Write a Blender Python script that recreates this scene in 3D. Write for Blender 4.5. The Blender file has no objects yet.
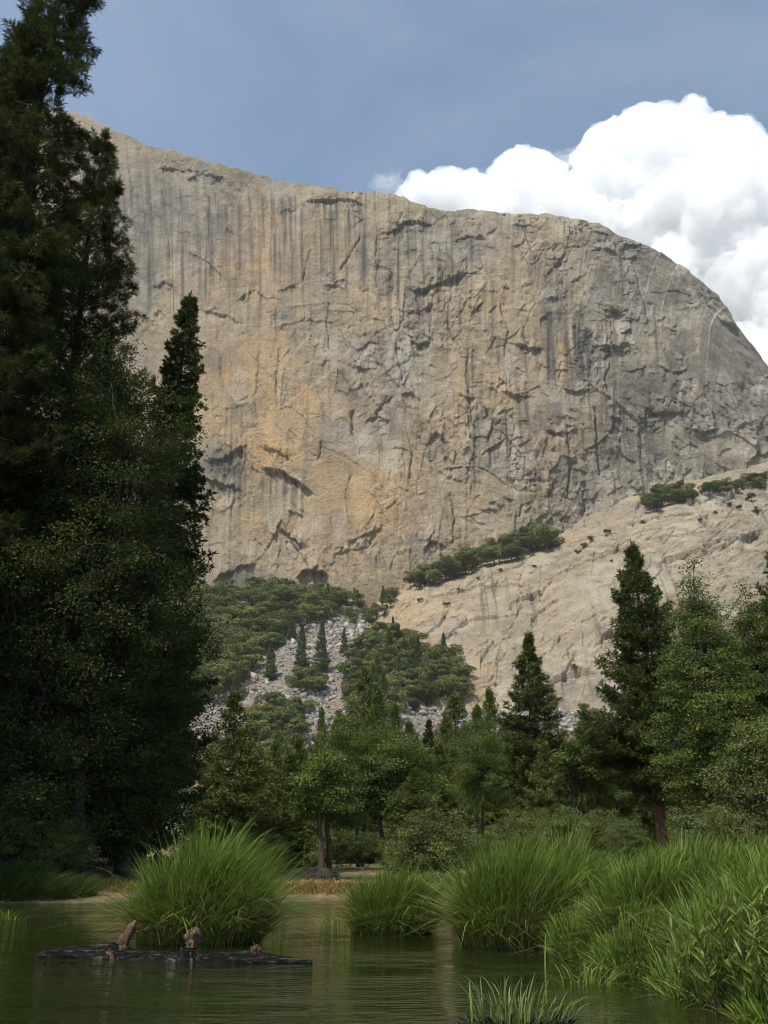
import bpy, math, random, time
import numpy as np
from mathutils import Vector, Matrix
from mathutils.bvhtree import BVHTree

T0 = time.time()
R = math.radians
rng = np.random.default_rng(11)
random.seed(11)
scene = bpy.context.scene
COL = scene.collection

# ------------------------------------------------------------------ camera
F = 900.0
PITCH = math.atan((860 - 512) / F)
CAMZ = 1.2
cp, sp = math.cos(PITCH), math.sin(PITCH)
cam_d = bpy.data.cameras.new('camera')
cam = bpy.data.objects.new('camera', cam_d)
COL.objects.link(cam)
cam.location = (0, 0, CAMZ)
cam.rotation_euler = (R(90) + PITCH, 0, 0)
cam_d.sensor_fit = 'VERTICAL'
cam_d.sensor_height = 36
cam_d.lens = F / 1024 * 36
cam_d.clip_end = 40000
cam_d.clip_start = 0.05
scene.camera = cam


def at(px, py, Y):
    """world point at forward distance Y seen in that direction"""
    a, b = (px - 384) / F, (512 - py) / F
    dy, dz = cp - b * sp, sp + b * cp
    k = Y / dy
    return np.array([a * k, Y, CAMZ + dz * k])


def px_of(P):
    P = np.asarray(P)
    x, y, z = P[..., 0], P[..., 1], P[..., 2] - CAMZ
    d = np.maximum(y * cp + z * sp, 1e-3)
    u = -y * sp + z * cp
    return 384 + F * x / d, 512 - F * u / d


# ------------------------------------------------------------------ noise
HT = np.random.default_rng(1234).random((1024, 1024))


def h2(ix, iy, seed):
    return HT[(ix + seed * 131) & 1023, (iy + seed * 277 + (ix >> 10) * 57) & 1023]


def vn2(x, y, seed=0):
    ix, iy = np.floor(x), np.floor(y)
    fx, fy = x - ix, y - iy
    ix, iy = ix.astype(np.int64), iy.astype(np.int64)
    ux, uy = fx * fx * fx * (fx * (fx * 6 - 15) + 10), fy * fy * fy * (fy * (fy * 6 - 15) + 10)
    a, b = h2(ix, iy, seed), h2(ix + 1, iy, seed)
    c, d = h2(ix, iy + 1, seed), h2(ix + 1, iy + 1, seed)
    return ((a + (b - a) * ux) * (1 - uy) + (c + (d - c) * ux) * uy) * 2 - 1


def fbm2(x, y, seed=0, octs=4, gain=0.5):
    s, a, t = 0, 1.0, 0
    for o in range(octs):
        s = s + a * vn2(x * 2 ** o + 17.3 * o, y * 2 ** o - 9.1 * o, seed + o * 7)
        t += a
        a *= gain
    return s / t


def wor2(x, y, seed=0):
    ix, iy = np.floor(x).astype(np.int64), np.floor(y).astype(np.int64)
    f1 = np.full(x.shape, 9.0)
    f2 = np.full(x.shape, 9.0)
    rid = np.zeros(x.shape)
    ddx = np.zeros(x.shape)
    ddy = np.zeros(x.shape)
    for i in (-1, 0, 1):
        for j in (-1, 0, 1):
            cx, cy = ix + i, iy + j
            qx, qy = cx + h2(cx, cy, seed), cy + h2(cx, cy, seed + 5)
            dx, dy = x - qx, y - qy
            d = dx * dx + dy * dy
            m = d < f1
            f2 = np.where(m, f1, np.minimum(f2, d))
            rid = np.where(m, h2(cx, cy, seed + 9), rid)
            ddx = np.where(m, dx, ddx)
            ddy = np.where(m, dy, ddy)
            f1 = np.where(m, d, f1)
    return np.sqrt(f1), np.sqrt(f2), rid, ddx, ddy


def plates(x, y, seed):
    """piecewise tilted plates with sharp edges, about -1..1; also distance to edge"""
    f1, f2, rid, dx, dy = wor2(x, y, seed)
    ax = (rid * 7.13 % 1) * 2 - 1
    ay = (rid * 13.7 % 1) * 2 - 1
    return (rid * 2 - 1) * 0.6 + ax * dx * 0.8 + ay * dy * 0.8, f2 - f1


TBX = np.linspace(-400, 400, 8001)
TBN = fbm2(TBX / 5, TBX * 0 + .37, 5, 4)


def tab(x, k):
    return np.interp(x * 1.0 + (k * 37.7) % 300 - 150, TBX, TBN)


def h3(ix, iy, iz, seed):
    return h2(ix + iz * 7919, iy - iz * 104729, seed)


def vn3(P, seed=0):
    fl = np.floor(P)
    f = P - fl
    i = fl.astype(np.int64)
    u = f * f * (3 - 2 * f)
    r = 0
    for a in (0, 1):
        for b in (0, 1):
            for c in (0, 1):
                w = (u[:, 0] if a else 1 - u[:, 0]) * (u[:, 1] if b else 1 - u[:, 1]) * (u[:, 2] if c else 1 - u[:, 2])
                r = r + w * h3(i[:, 0] + a, i[:, 1] + b, i[:, 2] + c, seed)
    return r * 2 - 1


def sstep(a, b, x):
    t = np.clip((x - a) / (b - a), 0, 1)
    return t * t * (3 - 2 * t)


# ------------------------------------------------------------------ mesh helper
class Geo:
    def __init__(s):
        s.v, s.q, s.t, s.n, s.tint, s.qm, s.tm = [], [], [], 0, [], [], []

    def add(s, v, q=None, t=None, tint=0.5, mat=0):
        v = np.asarray(v, dtype=np.float64).reshape(-1, 3)
        if q is not None and len(q):
            q = np.asarray(q, dtype=np.int64).reshape(-1, 4)
            s.q.append(q + s.n)
            s.qm.append(np.full(len(q), mat))
        if t is not None and len(t):
            t = np.asarray(t, dtype=np.int64).reshape(-1, 3)
            s.t.append(t + s.n)
            s.tm.append(np.full(len(t), mat))
        s.v.append(v)
        s.tint.append(np.broadcast_to(np.asarray(tint, dtype=np.float64), (len(v),)))
        s.n += len(v)

    def mesh(s, name, mats, smooth=False, attrs=None):
        me = bpy.data.meshes.new(name)
        v = np.concatenate(s.v)
        q = np.concatenate(s.q) if s.q else np.zeros((0, 4), np.int64)
        t = np.concatenate(s.t) if s.t else np.zeros((0, 3), np.int64)
        me.vertices.add(len(v))
        me.vertices.foreach_set('co', v.astype(np.float32).ravel())
        nl = q.size + t.size
        me.loops.add(nl)
        me.loops.foreach_set('vertex_index', np.concatenate([q.ravel(), t.ravel()]).astype(np.int32))
        me.polygons.add(len(q) + len(t))
        st = np.concatenate([np.arange(len(q)) * 4, q.size + np.arange(len(t)) * 3]).astype(np.int32)
        me.polygons.foreach_set('loop_start', st)
        for m in (mats if isinstance(mats, (list, tuple)) else [mats]):
            me.materials.append(m)
        mi = np.concatenate(s.qm + s.tm).astype(np.int32)
        me.polygons.foreach_set('material_index', mi)
        if smooth:
            me.polygons.foreach_set('use_smooth', np.ones(len(mi), bool))
        at_ = me.attributes.new('tint', 'FLOAT', 'POINT')
        at_.data.foreach_set('value', np.concatenate(s.tint).astype(np.float32))
        for k, a in (attrs or {}).items():
            b = me.attributes.new(k, 'FLOAT', 'POINT')
            b.data.foreach_set('value', np.asarray(a, np.float32).ravel())
        me.update(calc_edges=True)
        return me

    def build(s, name, mats, parent=None, smooth=False, attrs=None):
        o = bpy.data.objects.new(name, s.mesh(name, mats, smooth, attrs))
        COL.objects.link(o)
        if parent is not None:
            o.parent = parent
        return o


def grid_faces(nu, nv):
    i = np.arange(nu - 1)[:, None] * nv + np.arange(nv - 1)[None, :]
    return np.stack([i, i + nv, i + nv + 1, i + 1], -1).reshape(-1, 4)


def unit(v):
    return v / np.maximum(np.linalg.norm(v, axis=-1, keepdims=True), 1e-9)


def tube(g, pts, rad, sides=6, tint=0.5, mat=0, rough=0.0, seed=0):
    pts = np.asarray(pts, float)
    rad = np.asarray(rad, float)
    n = len(pts)
    tg = unit(np.gradient(pts, axis=0))
    ref = np.array([0.31, 0.17, 0.93]) if abs(tg[0, 2]) < 0.8 else np.array([0.93, 0.31, 0.1])
    a = unit(np.cross(tg, ref))
    b = np.cross(tg, a)
    th = np.arange(sides) * 2 * np.pi / sides
    rr = rad[:, None] * np.ones((1, sides))
    if rough:
        rr = rr * (1 + rough * np.random.default_rng(seed).uniform(-1, 1, rr.shape))
    v = pts[:, None, :] + rr[..., None] * (np.cos(th)[None, :, None] * a[:, None, :] + np.sin(th)[None, :, None] * b[:, None, :])
    i = np.arange(n - 1)[:, None] * sides
    j = np.arange(sides)[None, :]
    k = (j + 1) % sides
    q = np.stack([i + j, i + k, i + sides + k, i + sides + j], -1).reshape(-1, 4)
    g.add(v.reshape(-1, 3), q, tint=tint, mat=mat)


def cards(g, c, d, nrm, L, W, tint, mat=0):
    """leaf shaped quads: base c, direction d, lying square to nrm"""
    d = unit(d)
    s = unit(np.cross(d, nrm))
    L = np.asarray(L)[:, None]
    W = np.asarray(W)[:, None]
    v = np.stack([c, c + d * L * 0.45 + s * W * 0.5, c + d * L, c + d * L * 0.45 - s * W * 0.5], 1)
    n = len(c)
    q = np.arange(n * 4).reshape(n, 4)
    g.add(v.reshape(-1, 3), q, tint=np.repeat(tint, 4), mat=mat)


def rdir(n, r=None):
    r = r or rng
    return unit(r.normal(size=(n, 3)))


# ------------------------------------------------------------------ tagging
def tag(o, label=None, cat=None, group=None, kind=None):
    if label:
        o['label'] = label
    if cat:
        o['category'] = cat
    if group:
        o['group'] = group
    if kind:
        o['kind'] = kind
    return o


def empty(name, loc=(0, 0, 0), rz=0.0):
    e = bpy.data.objects.new(name, None)
    COL.objects.link(e)
    e.location = tuple(loc)
    e.rotation_euler = (0, 0, rz)
    e.empty_display_size = 0.3
    return e


KIDS = {}


def copy_thing(src, loc, rz=0.0, sc=1.0, label=None, group=None):
    c = src.copy()
    COL.objects.link(c)
    c.location = tuple(loc)
    c.rotation_euler = (0, 0, rz)
    c.scale = (sc, sc, sc) if not isinstance(sc, tuple) else sc
    if label:
        c['label'] = label
    if group:
        c['group'] = group
    elif 'group' in c:
        del c['group']
    for ch in KIDS.get(src.name, []):
        k = ch.copy()
        COL.objects.link(k)
        k.parent = c
    return c


# ------------------------------------------------------------------ materials
class NT:
    def __init__(s, name):
        s.m = bpy.data.materials.new(name)
        s.m.use_nodes = True
        s.t = s.m.node_tree
        s.t.nodes.clear()
        s.out = s.n('ShaderNodeOutputMaterial')

    def n(s, typ, ins=None, **kw):
        nd = s.t.nodes.new(typ)
        for k, v in kw.items():
            setattr(nd, k, v)
        for k, v in (ins or {}).items():
            sock = nd.inputs[k]
            if isinstance(v, bpy.types.NodeSocket):
                s.t.links.new(v, sock)
            else:
                sock.default_value = v
        return nd

    def ramp(s, fac, stops):
        r = s.n('ShaderNodeValToRGB')
        e = r.color_ramp.elements
        while len(e) < len(stops):
            e.new(0.5)
        for el, (p, c) in zip(e, stops):
            el.position = p
            el.color = (*c, 1) if len(c) == 3 else c
        s.t.links.new(fac, r.inputs[0])
        return r.outputs[0]

    def math(s, op, a, b=0.0, clamp=False):
        nd = s.n('ShaderNodeMath', {0: a, 1: b}, operation=op, use_clamp=clamp)
        return nd.outputs[0]

    def mix(s, fac, a, b, mode='MIX'):
        nd = s.n('ShaderNodeMix', data_type='RGBA', blend_type=mode)
        for k, v in ((0, fac), (6, a), (7, b)):
            if isinstance(v, bpy.types.NodeSocket):
                s.t.links.new(v, nd.inputs[k])
            else:
                nd.inputs[k].default_value = (*v, 1) if isinstance(v, tuple) and len(v) == 3 else v
        return nd.outputs[2]

    def attr(s, name):
        return s.n('ShaderNodeAttribute', attribute_name=name).outputs['Fac']

    def noise(s, vec, scale, detail=4, rough=0.55, dist=0.0):
        return s.n('ShaderNodeTexNoise', {'Vector': vec, 'Scale': scale, 'Detail': detail, 'Roughness': rough, 'Distortion': dist}).outputs[0]

    def mapped(s, vec, scale):
        return s.n('ShaderNodeMapping', {'Vector': vec, 'Scale': scale}).outputs[0]

    def obj(s):
        return s.n('ShaderNodeTexCoord').outputs['Object']

    def surf(s, sh):
        s.t.links.new(sh, s.out.inputs[0])
        return s.m


def leaf_mat(name, dark, mid, light, transl=0.3, objvar=0.0, gloss=0.006):
    t = NT(name)
    isl = t.n('ShaderNodeNewGeometry').outputs['Random Per Island']
    f = t.math('ADD', t.math('MULTIPLY', isl, 0.28), t.math('MULTIPLY', t.attr('tint'), 0.72))
    col = t.ramp(f, [(0.1, dark), (0.5, mid), (0.95, light)])
    if objvar:
        rnd = t.n('ShaderNodeObjectInfo').outputs['Random']
        hs = t.n('ShaderNodeHueSaturation', {'Hue': t.math('ADD', 0.5 - 0.018 * objvar, t.math('MULTIPLY', rnd, 0.036 * objvar)),
                                             'Saturation': 1.0, 'Value': t.math('ADD', 1 - 0.35 * objvar, t.math('MULTIPLY', t.math('FRACT', t.math('MULTIPLY', rnd, 7.31)), 0.7 * objvar)), 'Color': col})
        col = hs.outputs[0]
    d = t.n('ShaderNodeBsdfDiffuse', {'Color': col}).outputs[0]
    tr = t.n('ShaderNodeBsdfTranslucent', {'Color': t.mix(0.5, col, (0.10, 0.13, 0.02))}).outputs[0]
    sh = t.n('ShaderNodeMixShader', {0: transl, 1: d, 2: tr}).outputs[0]
    gl = t.n('ShaderNodeBsdfGlossy', {'Color': (1, 1, 1, 1), 'Roughness': 0.45}).outputs[0]
    sh = t.n('ShaderNodeMixShader', {0: gloss, 1: sh, 2: gl}).outputs[0]
    return t.surf(sh)


def bark_mat(name, a, b, scale=6.0):
    t = NT(name)
    o = t.obj()
    n = t.noise(t.mapped(o, (1, 1, 0.22)), scale, 6, 0.65)
    col = t.ramp(n, [(0.3, a), (0.7, b)])
    bp = t.n('ShaderNodeBump', {'Height': n, 'Strength': 0.8, 'Distance': 0.04}).outputs[0]
    return t.surf(t.n('ShaderNodeBsdfPrincipled', {'Base Color': col, 'Roughness': 0.9, 'Normal': bp}).outputs[0])


M = {}
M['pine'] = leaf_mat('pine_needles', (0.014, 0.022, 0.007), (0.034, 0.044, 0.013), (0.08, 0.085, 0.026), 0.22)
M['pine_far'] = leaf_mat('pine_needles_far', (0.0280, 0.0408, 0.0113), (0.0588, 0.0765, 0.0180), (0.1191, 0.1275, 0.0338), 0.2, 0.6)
M['fir'] = leaf_mat('fir_needles', (0.0390, 0.0562, 0.0143), (0.0844, 0.1065, 0.0235), (0.1624, 0.1775, 0.0444), 0.22, 0.3)
M['cedar'] = leaf_mat('cedar_sprays', (0.016, 0.027, 0.008), (0.034, 0.050, 0.013), (0.07, 0.085, 0.022), 0.22, 0.3)
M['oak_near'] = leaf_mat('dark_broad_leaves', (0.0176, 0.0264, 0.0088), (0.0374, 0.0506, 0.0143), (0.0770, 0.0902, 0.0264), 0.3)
M['alder'] = leaf_mat('alder_leaves', (0.036, 0.058, 0.014), (0.074, 0.108, 0.025), (0.145, 0.18, 0.045), 0.32, 0.5)
M['willow'] = leaf_mat('willow_leaves', (0.0450, 0.0625, 0.0200), (0.0938, 0.1187, 0.0350), (0.1625, 0.1875, 0.0600), 0.32, 0.5)
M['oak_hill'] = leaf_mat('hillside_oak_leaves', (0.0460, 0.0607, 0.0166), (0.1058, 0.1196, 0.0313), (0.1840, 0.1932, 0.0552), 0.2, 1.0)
M['sedge'] = leaf_mat('sedge_blades', (0.042, 0.072, 0.010), (0.115, 0.18, 0.028), (0.25, 0.31, 0.08), 0.4)
M['dry_sedge'] = leaf_mat('dry_sedge_blades', (0.06, 0.042, 0.018), (0.13, 0.10, 0.045), (0.24, 0.20, 0.10), 0.3)
M['gold_grass'] = leaf_mat('golden_dry_grass', (0.14, 0.085, 0.025), (0.29, 0.19, 0.06), (0.42, 0.31, 0.12), 0.3)
M['bank_grass'] = leaf_mat('bank_grass_blades', (0.018, 0.035, 0.008), (0.035, 0.065, 0.014), (0.07, 0.11, 0.03), 0.3)
M['shoot'] = leaf_mat('willow_shoot_leaves', (0.06, 0.085, 0.018), (0.12, 0.16, 0.035), (0.2, 0.25, 0.06), 0.35)
M['autumn'] = leaf_mat('autumn_leaves', (0.14, 0.07, 0.015), (0.22, 0.12, 0.02), (0.3, 0.18, 0.04), 0.3)
M['pale_reed'] = leaf_mat('pale_reed_blades', (0.05, 0.085, 0.02), (0.11, 0.155, 0.04), (0.2, 0.25, 0.09), 0.3)
M['dead_twig'] = leaf_mat('dead_red_twigs', (0.06, 0.03, 0.018), (0.12, 0.06, 0.035), (0.2, 0.11, 0.06), 0.1)
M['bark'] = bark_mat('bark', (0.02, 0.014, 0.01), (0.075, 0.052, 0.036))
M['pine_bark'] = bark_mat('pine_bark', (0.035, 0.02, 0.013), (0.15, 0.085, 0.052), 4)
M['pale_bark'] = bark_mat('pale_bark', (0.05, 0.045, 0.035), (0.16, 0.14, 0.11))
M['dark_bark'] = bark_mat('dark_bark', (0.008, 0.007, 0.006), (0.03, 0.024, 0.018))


def granite_mat(name, apron=False):
    t = NT(name)
    o = t.obj()
    big = t.noise(o, 0.012, 5, 0.6)
    med = t.noise(o, 0.06, 6, 0.65)
    fine = t.noise(o, 0.45, 5, 0.7)
    vst = t.noise(t.mapped(o, (0.16, 0.16, 0.006)), 1.0, 5, 0.6, 0.3)
    warm, grey, stain, pale = t.attr('warm'), t.attr('grey'), t.attr('stain'), t.attr('pale')
    base = t.ramp(med, [(0.27, (0.225, 0.175, 0.108)), (0.5, (0.325, 0.262, 0.168)), (0.73, (0.42, 0.355, 0.24))])
    wcol = t.ramp(t.math('ADD', t.math('MULTIPLY', vst, 0.6), t.math('MULTIPLY', med, 0.4)),
                  [(0.3, (0.29, 0.18, 0.085)), (0.52, (0.43, 0.29, 0.15)), (0.72, (0.47, 0.36, 0.215))])
    wf = t.math('MULTIPLY', warm, t.ramp(big, [(0.25, (0.4,) * 3), (0.6, (1.0,) * 3)]), True)
    col = t.mix(wf, base, wcol)
    gcol = t.ramp(med, [(0.3, (0.14, 0.128, 0.104)), (0.55, (0.22, 0.203, 0.166)), (0.75, (0.30, 0.275, 0.225))])
    gf = t.math('MULTIPLY', grey, t.ramp(med, [(0.3, (1.0,) * 3), (0.75, (0.6,) * 3)]), True)
    col = t.mix(gf, col, gcol)
    col = t.mix(t.math('MULTIPLY', pale, 0.7, True), col, (0.43, 0.39, 0.325))
    sf = t.math('MULTIPLY', stain, t.ramp(vst, [(0.3, (1.0,) * 3), (0.7, (0.75,) * 3)]), True)
    col = t.mix(sf, col, t.ramp(fine, [(0.3, (0.024, 0.026, 0.030)), (0.7, (0.062, 0.061, 0.061))]))
    col = t.mix(0.8, col, t.ramp(fine, [(0.3, (0.56, 0.545, 0.52)), (0.7, (1.0, 0.985, 0.95))]), 'MULTIPLY')
    hsum = t.math('ADD', t.math('MULTIPLY', fine, 0.7), t.math('MULTIPLY', t.noise(o, 0.16, 6, 0.7), 1.4))
    bp = t.n('ShaderNodeBump', {'Height': hsum, 'Strength': 0.75, 'Distance': 2.4}).outputs[0]
    return t.surf(t.n('ShaderNodeBsdfPrincipled', {'Base Color': col, 'Roughness': 0.92, 'Specular IOR Level': 0.15, 'Normal': bp}).outputs[0])


M['granite'] = granite_mat('granite')

# ------------------------------------------------------------------ world and sun
SUN_EL, SUN_AZ = 58.0, 36.0          # azimuth: degrees to the left of straight behind the camera
sd = Vector((-math.sin(R(SUN_AZ)) * math.cos(R(SUN_EL)), -math.cos(R(SUN_AZ)) * math.cos(R(SUN_EL)), math.sin(R(SUN_EL))))
w = bpy.data.worlds.new('World')
scene.world = w
w.use_nodes = True
nt = w.node_tree
nt.nodes.clear()
sky = nt.nodes.new('ShaderNodeTexSky')
sky.sky_type = 'NISHITA'
sky.sun_disc = False
sky.sun_elevation = R(SUN_EL)
sky.sun_rotation = math.atan2(sd.x, sd.y)
sky.altitude = 1200
sky.air_density = 1.0
sky.dust_density = 1.6
sky.ozone_density = 1.0
hs = nt.nodes.new('ShaderNodeHueSaturation')
hs.inputs['Saturation'].default_value = 0.9
hs.inputs['Hue'].default_value = 0.485
bg = nt.nodes.new('ShaderNodeBackground')
bg.inputs[1].default_value = 0.135
wo = nt.nodes.new('ShaderNodeOutputWorld')
nt.links.new(sky.outputs[0], hs.inputs['Color'])
tc = nt.nodes.new('ShaderNodeTexCoord')
mp_ = nt.nodes.new('ShaderNodeMapping')
mp_.inputs['Scale'].default_value = (1.0, 1.0, 2.2)
nz = nt.nodes.new('ShaderNodeTexNoise')
nz.inputs['Scale'].default_value = 2.4
nz.inputs['Detail'].default_value = 6
nz.inputs['Roughness'].default_value = 0.55
nz.inputs['Distortion'].default_value = 0.8
rm_ = nt.nodes.new('ShaderNodeMapRange')
rm_.inputs['From Min'].default_value = 0.38
rm_.inputs['From Max'].default_value = 0.75
rm_.inputs['To Max'].default_value = 0.13
mx_ = nt.nodes.new('ShaderNodeMix')
mx_.data_type = 'RGBA'
mx_.inputs[7].default_value = (5.0, 5.3, 5.8, 1)
nt.links.new(tc.outputs['Generated'], mp_.inputs[0])
nt.links.new(mp_.outputs[0], nz.inputs['Vector'])
nt.links.new(nz.outputs[0], rm_.inputs[0])
nt.links.new(rm_.outputs[0], mx_.inputs[0])
nt.links.new(hs.outputs[0], mx_.inputs[6])
nt.links.new(mx_.outputs[2], bg.inputs[0])
nt.links.new(bg.outputs[0], wo.inputs[0])

sl = bpy.data.lights.new('sun', 'SUN')
sl.energy = 4.2
sl.angle = R(0.5)
sl.color = (1.0, 0.95, 0.87)
so = bpy.data.objects.new('sun', sl)
COL.objects.link(so)
so.rotation_euler = sd.to_track_quat('Z', 'Y').to_euler()

scene.view_settings.view_transform = 'Standard'
scene.view_settings.look = 'None'
scene.view_settings.gamma = 1
scene.view_settings.exposure = 0.5

# ------------------------------------------------------------------ cliff
NU, NV, NB = 1380, 700, 26
# (px, skyline py, rim distance, base py, base distance)
COLS = np.array([
    (-260, 40, 1150, 640, 1010), (-120, 70, 1130, 640, 1000), (0, 98, 1110, 640, 990), (85, 115, 1100, 635, 985),
    (150, 147, 1095, 632, 975), (215, 163, 1085, 630, 968), (270, 178, 1080, 630, 962), (340, 189, 1075, 630, 958),
    (395, 195, 1075, 625, 955), (440, 209, 1075, 620, 960), (500, 212, 1085, 610, 975), (555, 215, 1100, 590, 990),
    (600, 221, 1120, 575, 1000), (620, 235, 1130, 570, 1004), (655, 248, 1160, 562, 1010), (690, 272, 1190, 555, 1020), (720, 298, 1215, 550, 1030),
    (745, 338, 1230, 545, 1045), (768, 366, 1240, 540, 1060), (830, 440, 1265, 535, 1090), (950, 560, 1300, 540, 1150)], float)
s = np.linspace(COLS[0, 0], COLS[-1, 0], NU)
ci = [np.interp(s, COLS[:, 0], COLS[:, k]) for k in range(1, 5)]
def soft(a, n):
    k = np.hanning(n)
    return np.convolve(np.pad(a, n // 2, mode='reflect', reflect_type='odd'), k / k.sum(), mode='same')[n // 2:n // 2 + len(a)]


ci = [soft(ci[0], 23), soft(ci[1], 101), soft(ci[2], 101), soft(ci[3], 101)]
# small steps of the rim
ci[0] = ci[0] + 3.0 * fbm2(s / 22, s * 0 + 3, 3, 4) + 1.6 * (vn2(np.floor(s / 6.0) * 3.7, s * 0, 8)) * (s > 60)
RIM = np.array([at(a, b, c) for a, b, c in zip(s, ci[0], ci[1])])
BAS = np.array([at(a, b, c) for a, b, c in zip(s, ci[2], ci[3])])
t = np.linspace(0, 1, NV)
rnd = np.interp(s, [-260, 350, 560, 768, 950], [1.5, 1.7, 2.4, 3.4, 3.6])
hf = t[None, :] ** rnd[:, None]
vf = np.broadcast_to(t[None, :], hf.shape)
P = np.empty((NU, NV, 3))
P[..., 0] = BAS[:, None, 0] + (RIM - BAS)[:, None, 0] * hf
P[..., 1] = BAS[:, None, 1] + (RIM - BAS)[:, None, 1] * hf
P[..., 2] = BAS[:, None, 2] + (RIM - BAS)[:, None, 2] * vf
gu, gv = np.gradient(P, axis=0), np.gradient(P, axis=1)
N = unit(np.cross(gu, gv))
N[..., 2] = np.clip(N[..., 2], -0.2, 0.55)
N = unit(N)
X, Z = P[..., 0], P[..., 2]
PX, PY = px_of(P)
SX = np.broadcast_to(s[:, None] * 1.25, X.shape)     # metres across the face
topfade = sstep(1.0, 0.965, np.broadcast_to(t[None, :], X.shape))


def blob(x, y, rx, ry, ang=0.0):
    a = R(ang)
    dx, dy = PX - x, PY - y
    u, v = (dx * math.cos(a) + dy * math.sin(a)) / rx, (-dx * math.sin(a) + dy * math.cos(a)) / ry
    return np.exp(-(u * u + v * v))


wx = 7 * fbm2(SX / 60, Z / 60, 41, 3)
wz = 7 * fbm2(SX / 70, Z / 70, 57, 3) + 2.6 * fbm2(SX / 13, Z / 13, 58, 3)
wx = wx + 2.6 * fbm2(SX / 13, Z / 13, 59, 3)
D = 12 * fbm2(SX / 170, Z / 240, 21, 3)
roughm = np.clip(0.5 + 0.65 * sstep(430, 640, PX) + 0.5 * blob(430, 340, 80, 90) + 0.45 * blob(400, 400, 60, 70) - 0.1 * blob(250, 360, 90, 60)
                 + 0.5 * blob(280, 500, 70, 60) + 0.4 * blob(520, 460, 80, 60), 0.18, 1.2)
p1, e1 = plates((SX + wx) / 75, (Z + wz + 0.4 * SX) / 110, 5)
p2, e2 = plates((SX + 0.7 * wx - 0.18 * Z) / 27, (Z + wz + .3 * SX) / 62, 15)
p3, e3 = plates((SX + 0.4 * wx + 0.2 * Z) / 12, (Z + 0.5 * wz - .3 * SX) / 26, 25)
p4, e4 = plates((SX + 0.3 * wx) / 5.5, (Z + 0.3 * wz + .2 * SX) / 12, 35)
rm2 = roughm * (0.55 + 0.9 * sstep(-0.3, 0.4, fbm2(SX / 60, Z / 60, 77, 3)))
rm3 = roughm * sstep(-0.25, 0.45, fbm2(SX / 70, Z / 80, 78, 3) + 0.35 * (roughm - 0.75))
D = D + p1 * 2.2 * roughm + p2 * 3.0 * rm3 + p3 * 2.3 * rm3 + p4 * 1.1 * rm3
D = D + 2.2 * plates((SX + 2 * wx) / 46, (Z + 2 * wz) / 30, 45)[0] * rm2 * sstep(.1, .5, fbm2(SX / 60, Z / 60, 86, 2))
# many small flakes, corners and seams of the wall
rf = np.random.default_rng(404)
rowpy = PY[NU // 2]
for k in range(1500):
    x0, y0 = rf.uniform(110, 775), rf.uniform(165, 590)
    if rf.random() > 0.22 + 0.25 * (x0 > 340) + 0.45 * (x0 > 470):
        continue
    if x0 > 690 and y0 < 400:
        continue
    L = rf.uniform(2.5, 8) * (1 + (rf.random() < .12))
    vert = rf.random() < .5
    sl = rf.choice([-1, 1]) * rf.uniform(.1, .9) if not vert else rf.uniform(-.25, .25)
    dp = rf.uniform(.5, 2.1) * (1.15 if x0 > 480 else .75)
    R0 = L + 25
    i0, i1 = np.searchsorted(s, [x0 - R0 - 40, x0 + R0 + 40 + 110 * (x0 > 540)])
    cpy = PY[(i0 + i1) // 2]
    j1, j0 = len(cpy) - np.searchsorted(cpy[::-1], [y0 - R0, y0 + R0])
    if i1 - i0 < 4 or j1 - j0 < 4:
        continue
    w_ = (slice(i0, i1), slice(j0, j1))
    px_, py_ = PX[w_] - x0, PY[w_] - y0
    if vert:
        px_, py_ = py_, px_
    u = px_ / L
    win = sstep(-1, -.7, u) * sstep(1, .5, u)
    cv = rf.uniform(-.35, .35)
    d = py_ - sl * px_ - cv * px_ ** 2 / L - 2.2 * tab(px_, k)
    sg = 1 if not vert else rf.choice([-1, 1])
    d = d * sg
    ext = rf.uniform(2.5, 9)
    D[w_] += dp * win * (np.where(d <= 0, .45 * np.exp(d / ext), -.75 * np.exp(-d / ext)))

D = D + 0.55 * fbm2(SX / 6, Z / 110, 31, 3) * (0.7 + 0.3 * roughm)
D = D + 1.4 * (1 - np.abs(fbm2(SX / 30, Z / 45, 91, 4)) * 2) * rm2
D = D + 0.9 * fbm2(SX / 7, Z / 7, 61, 4) * (0.2 + rm3)

stain = np.zeros_like(X)
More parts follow.
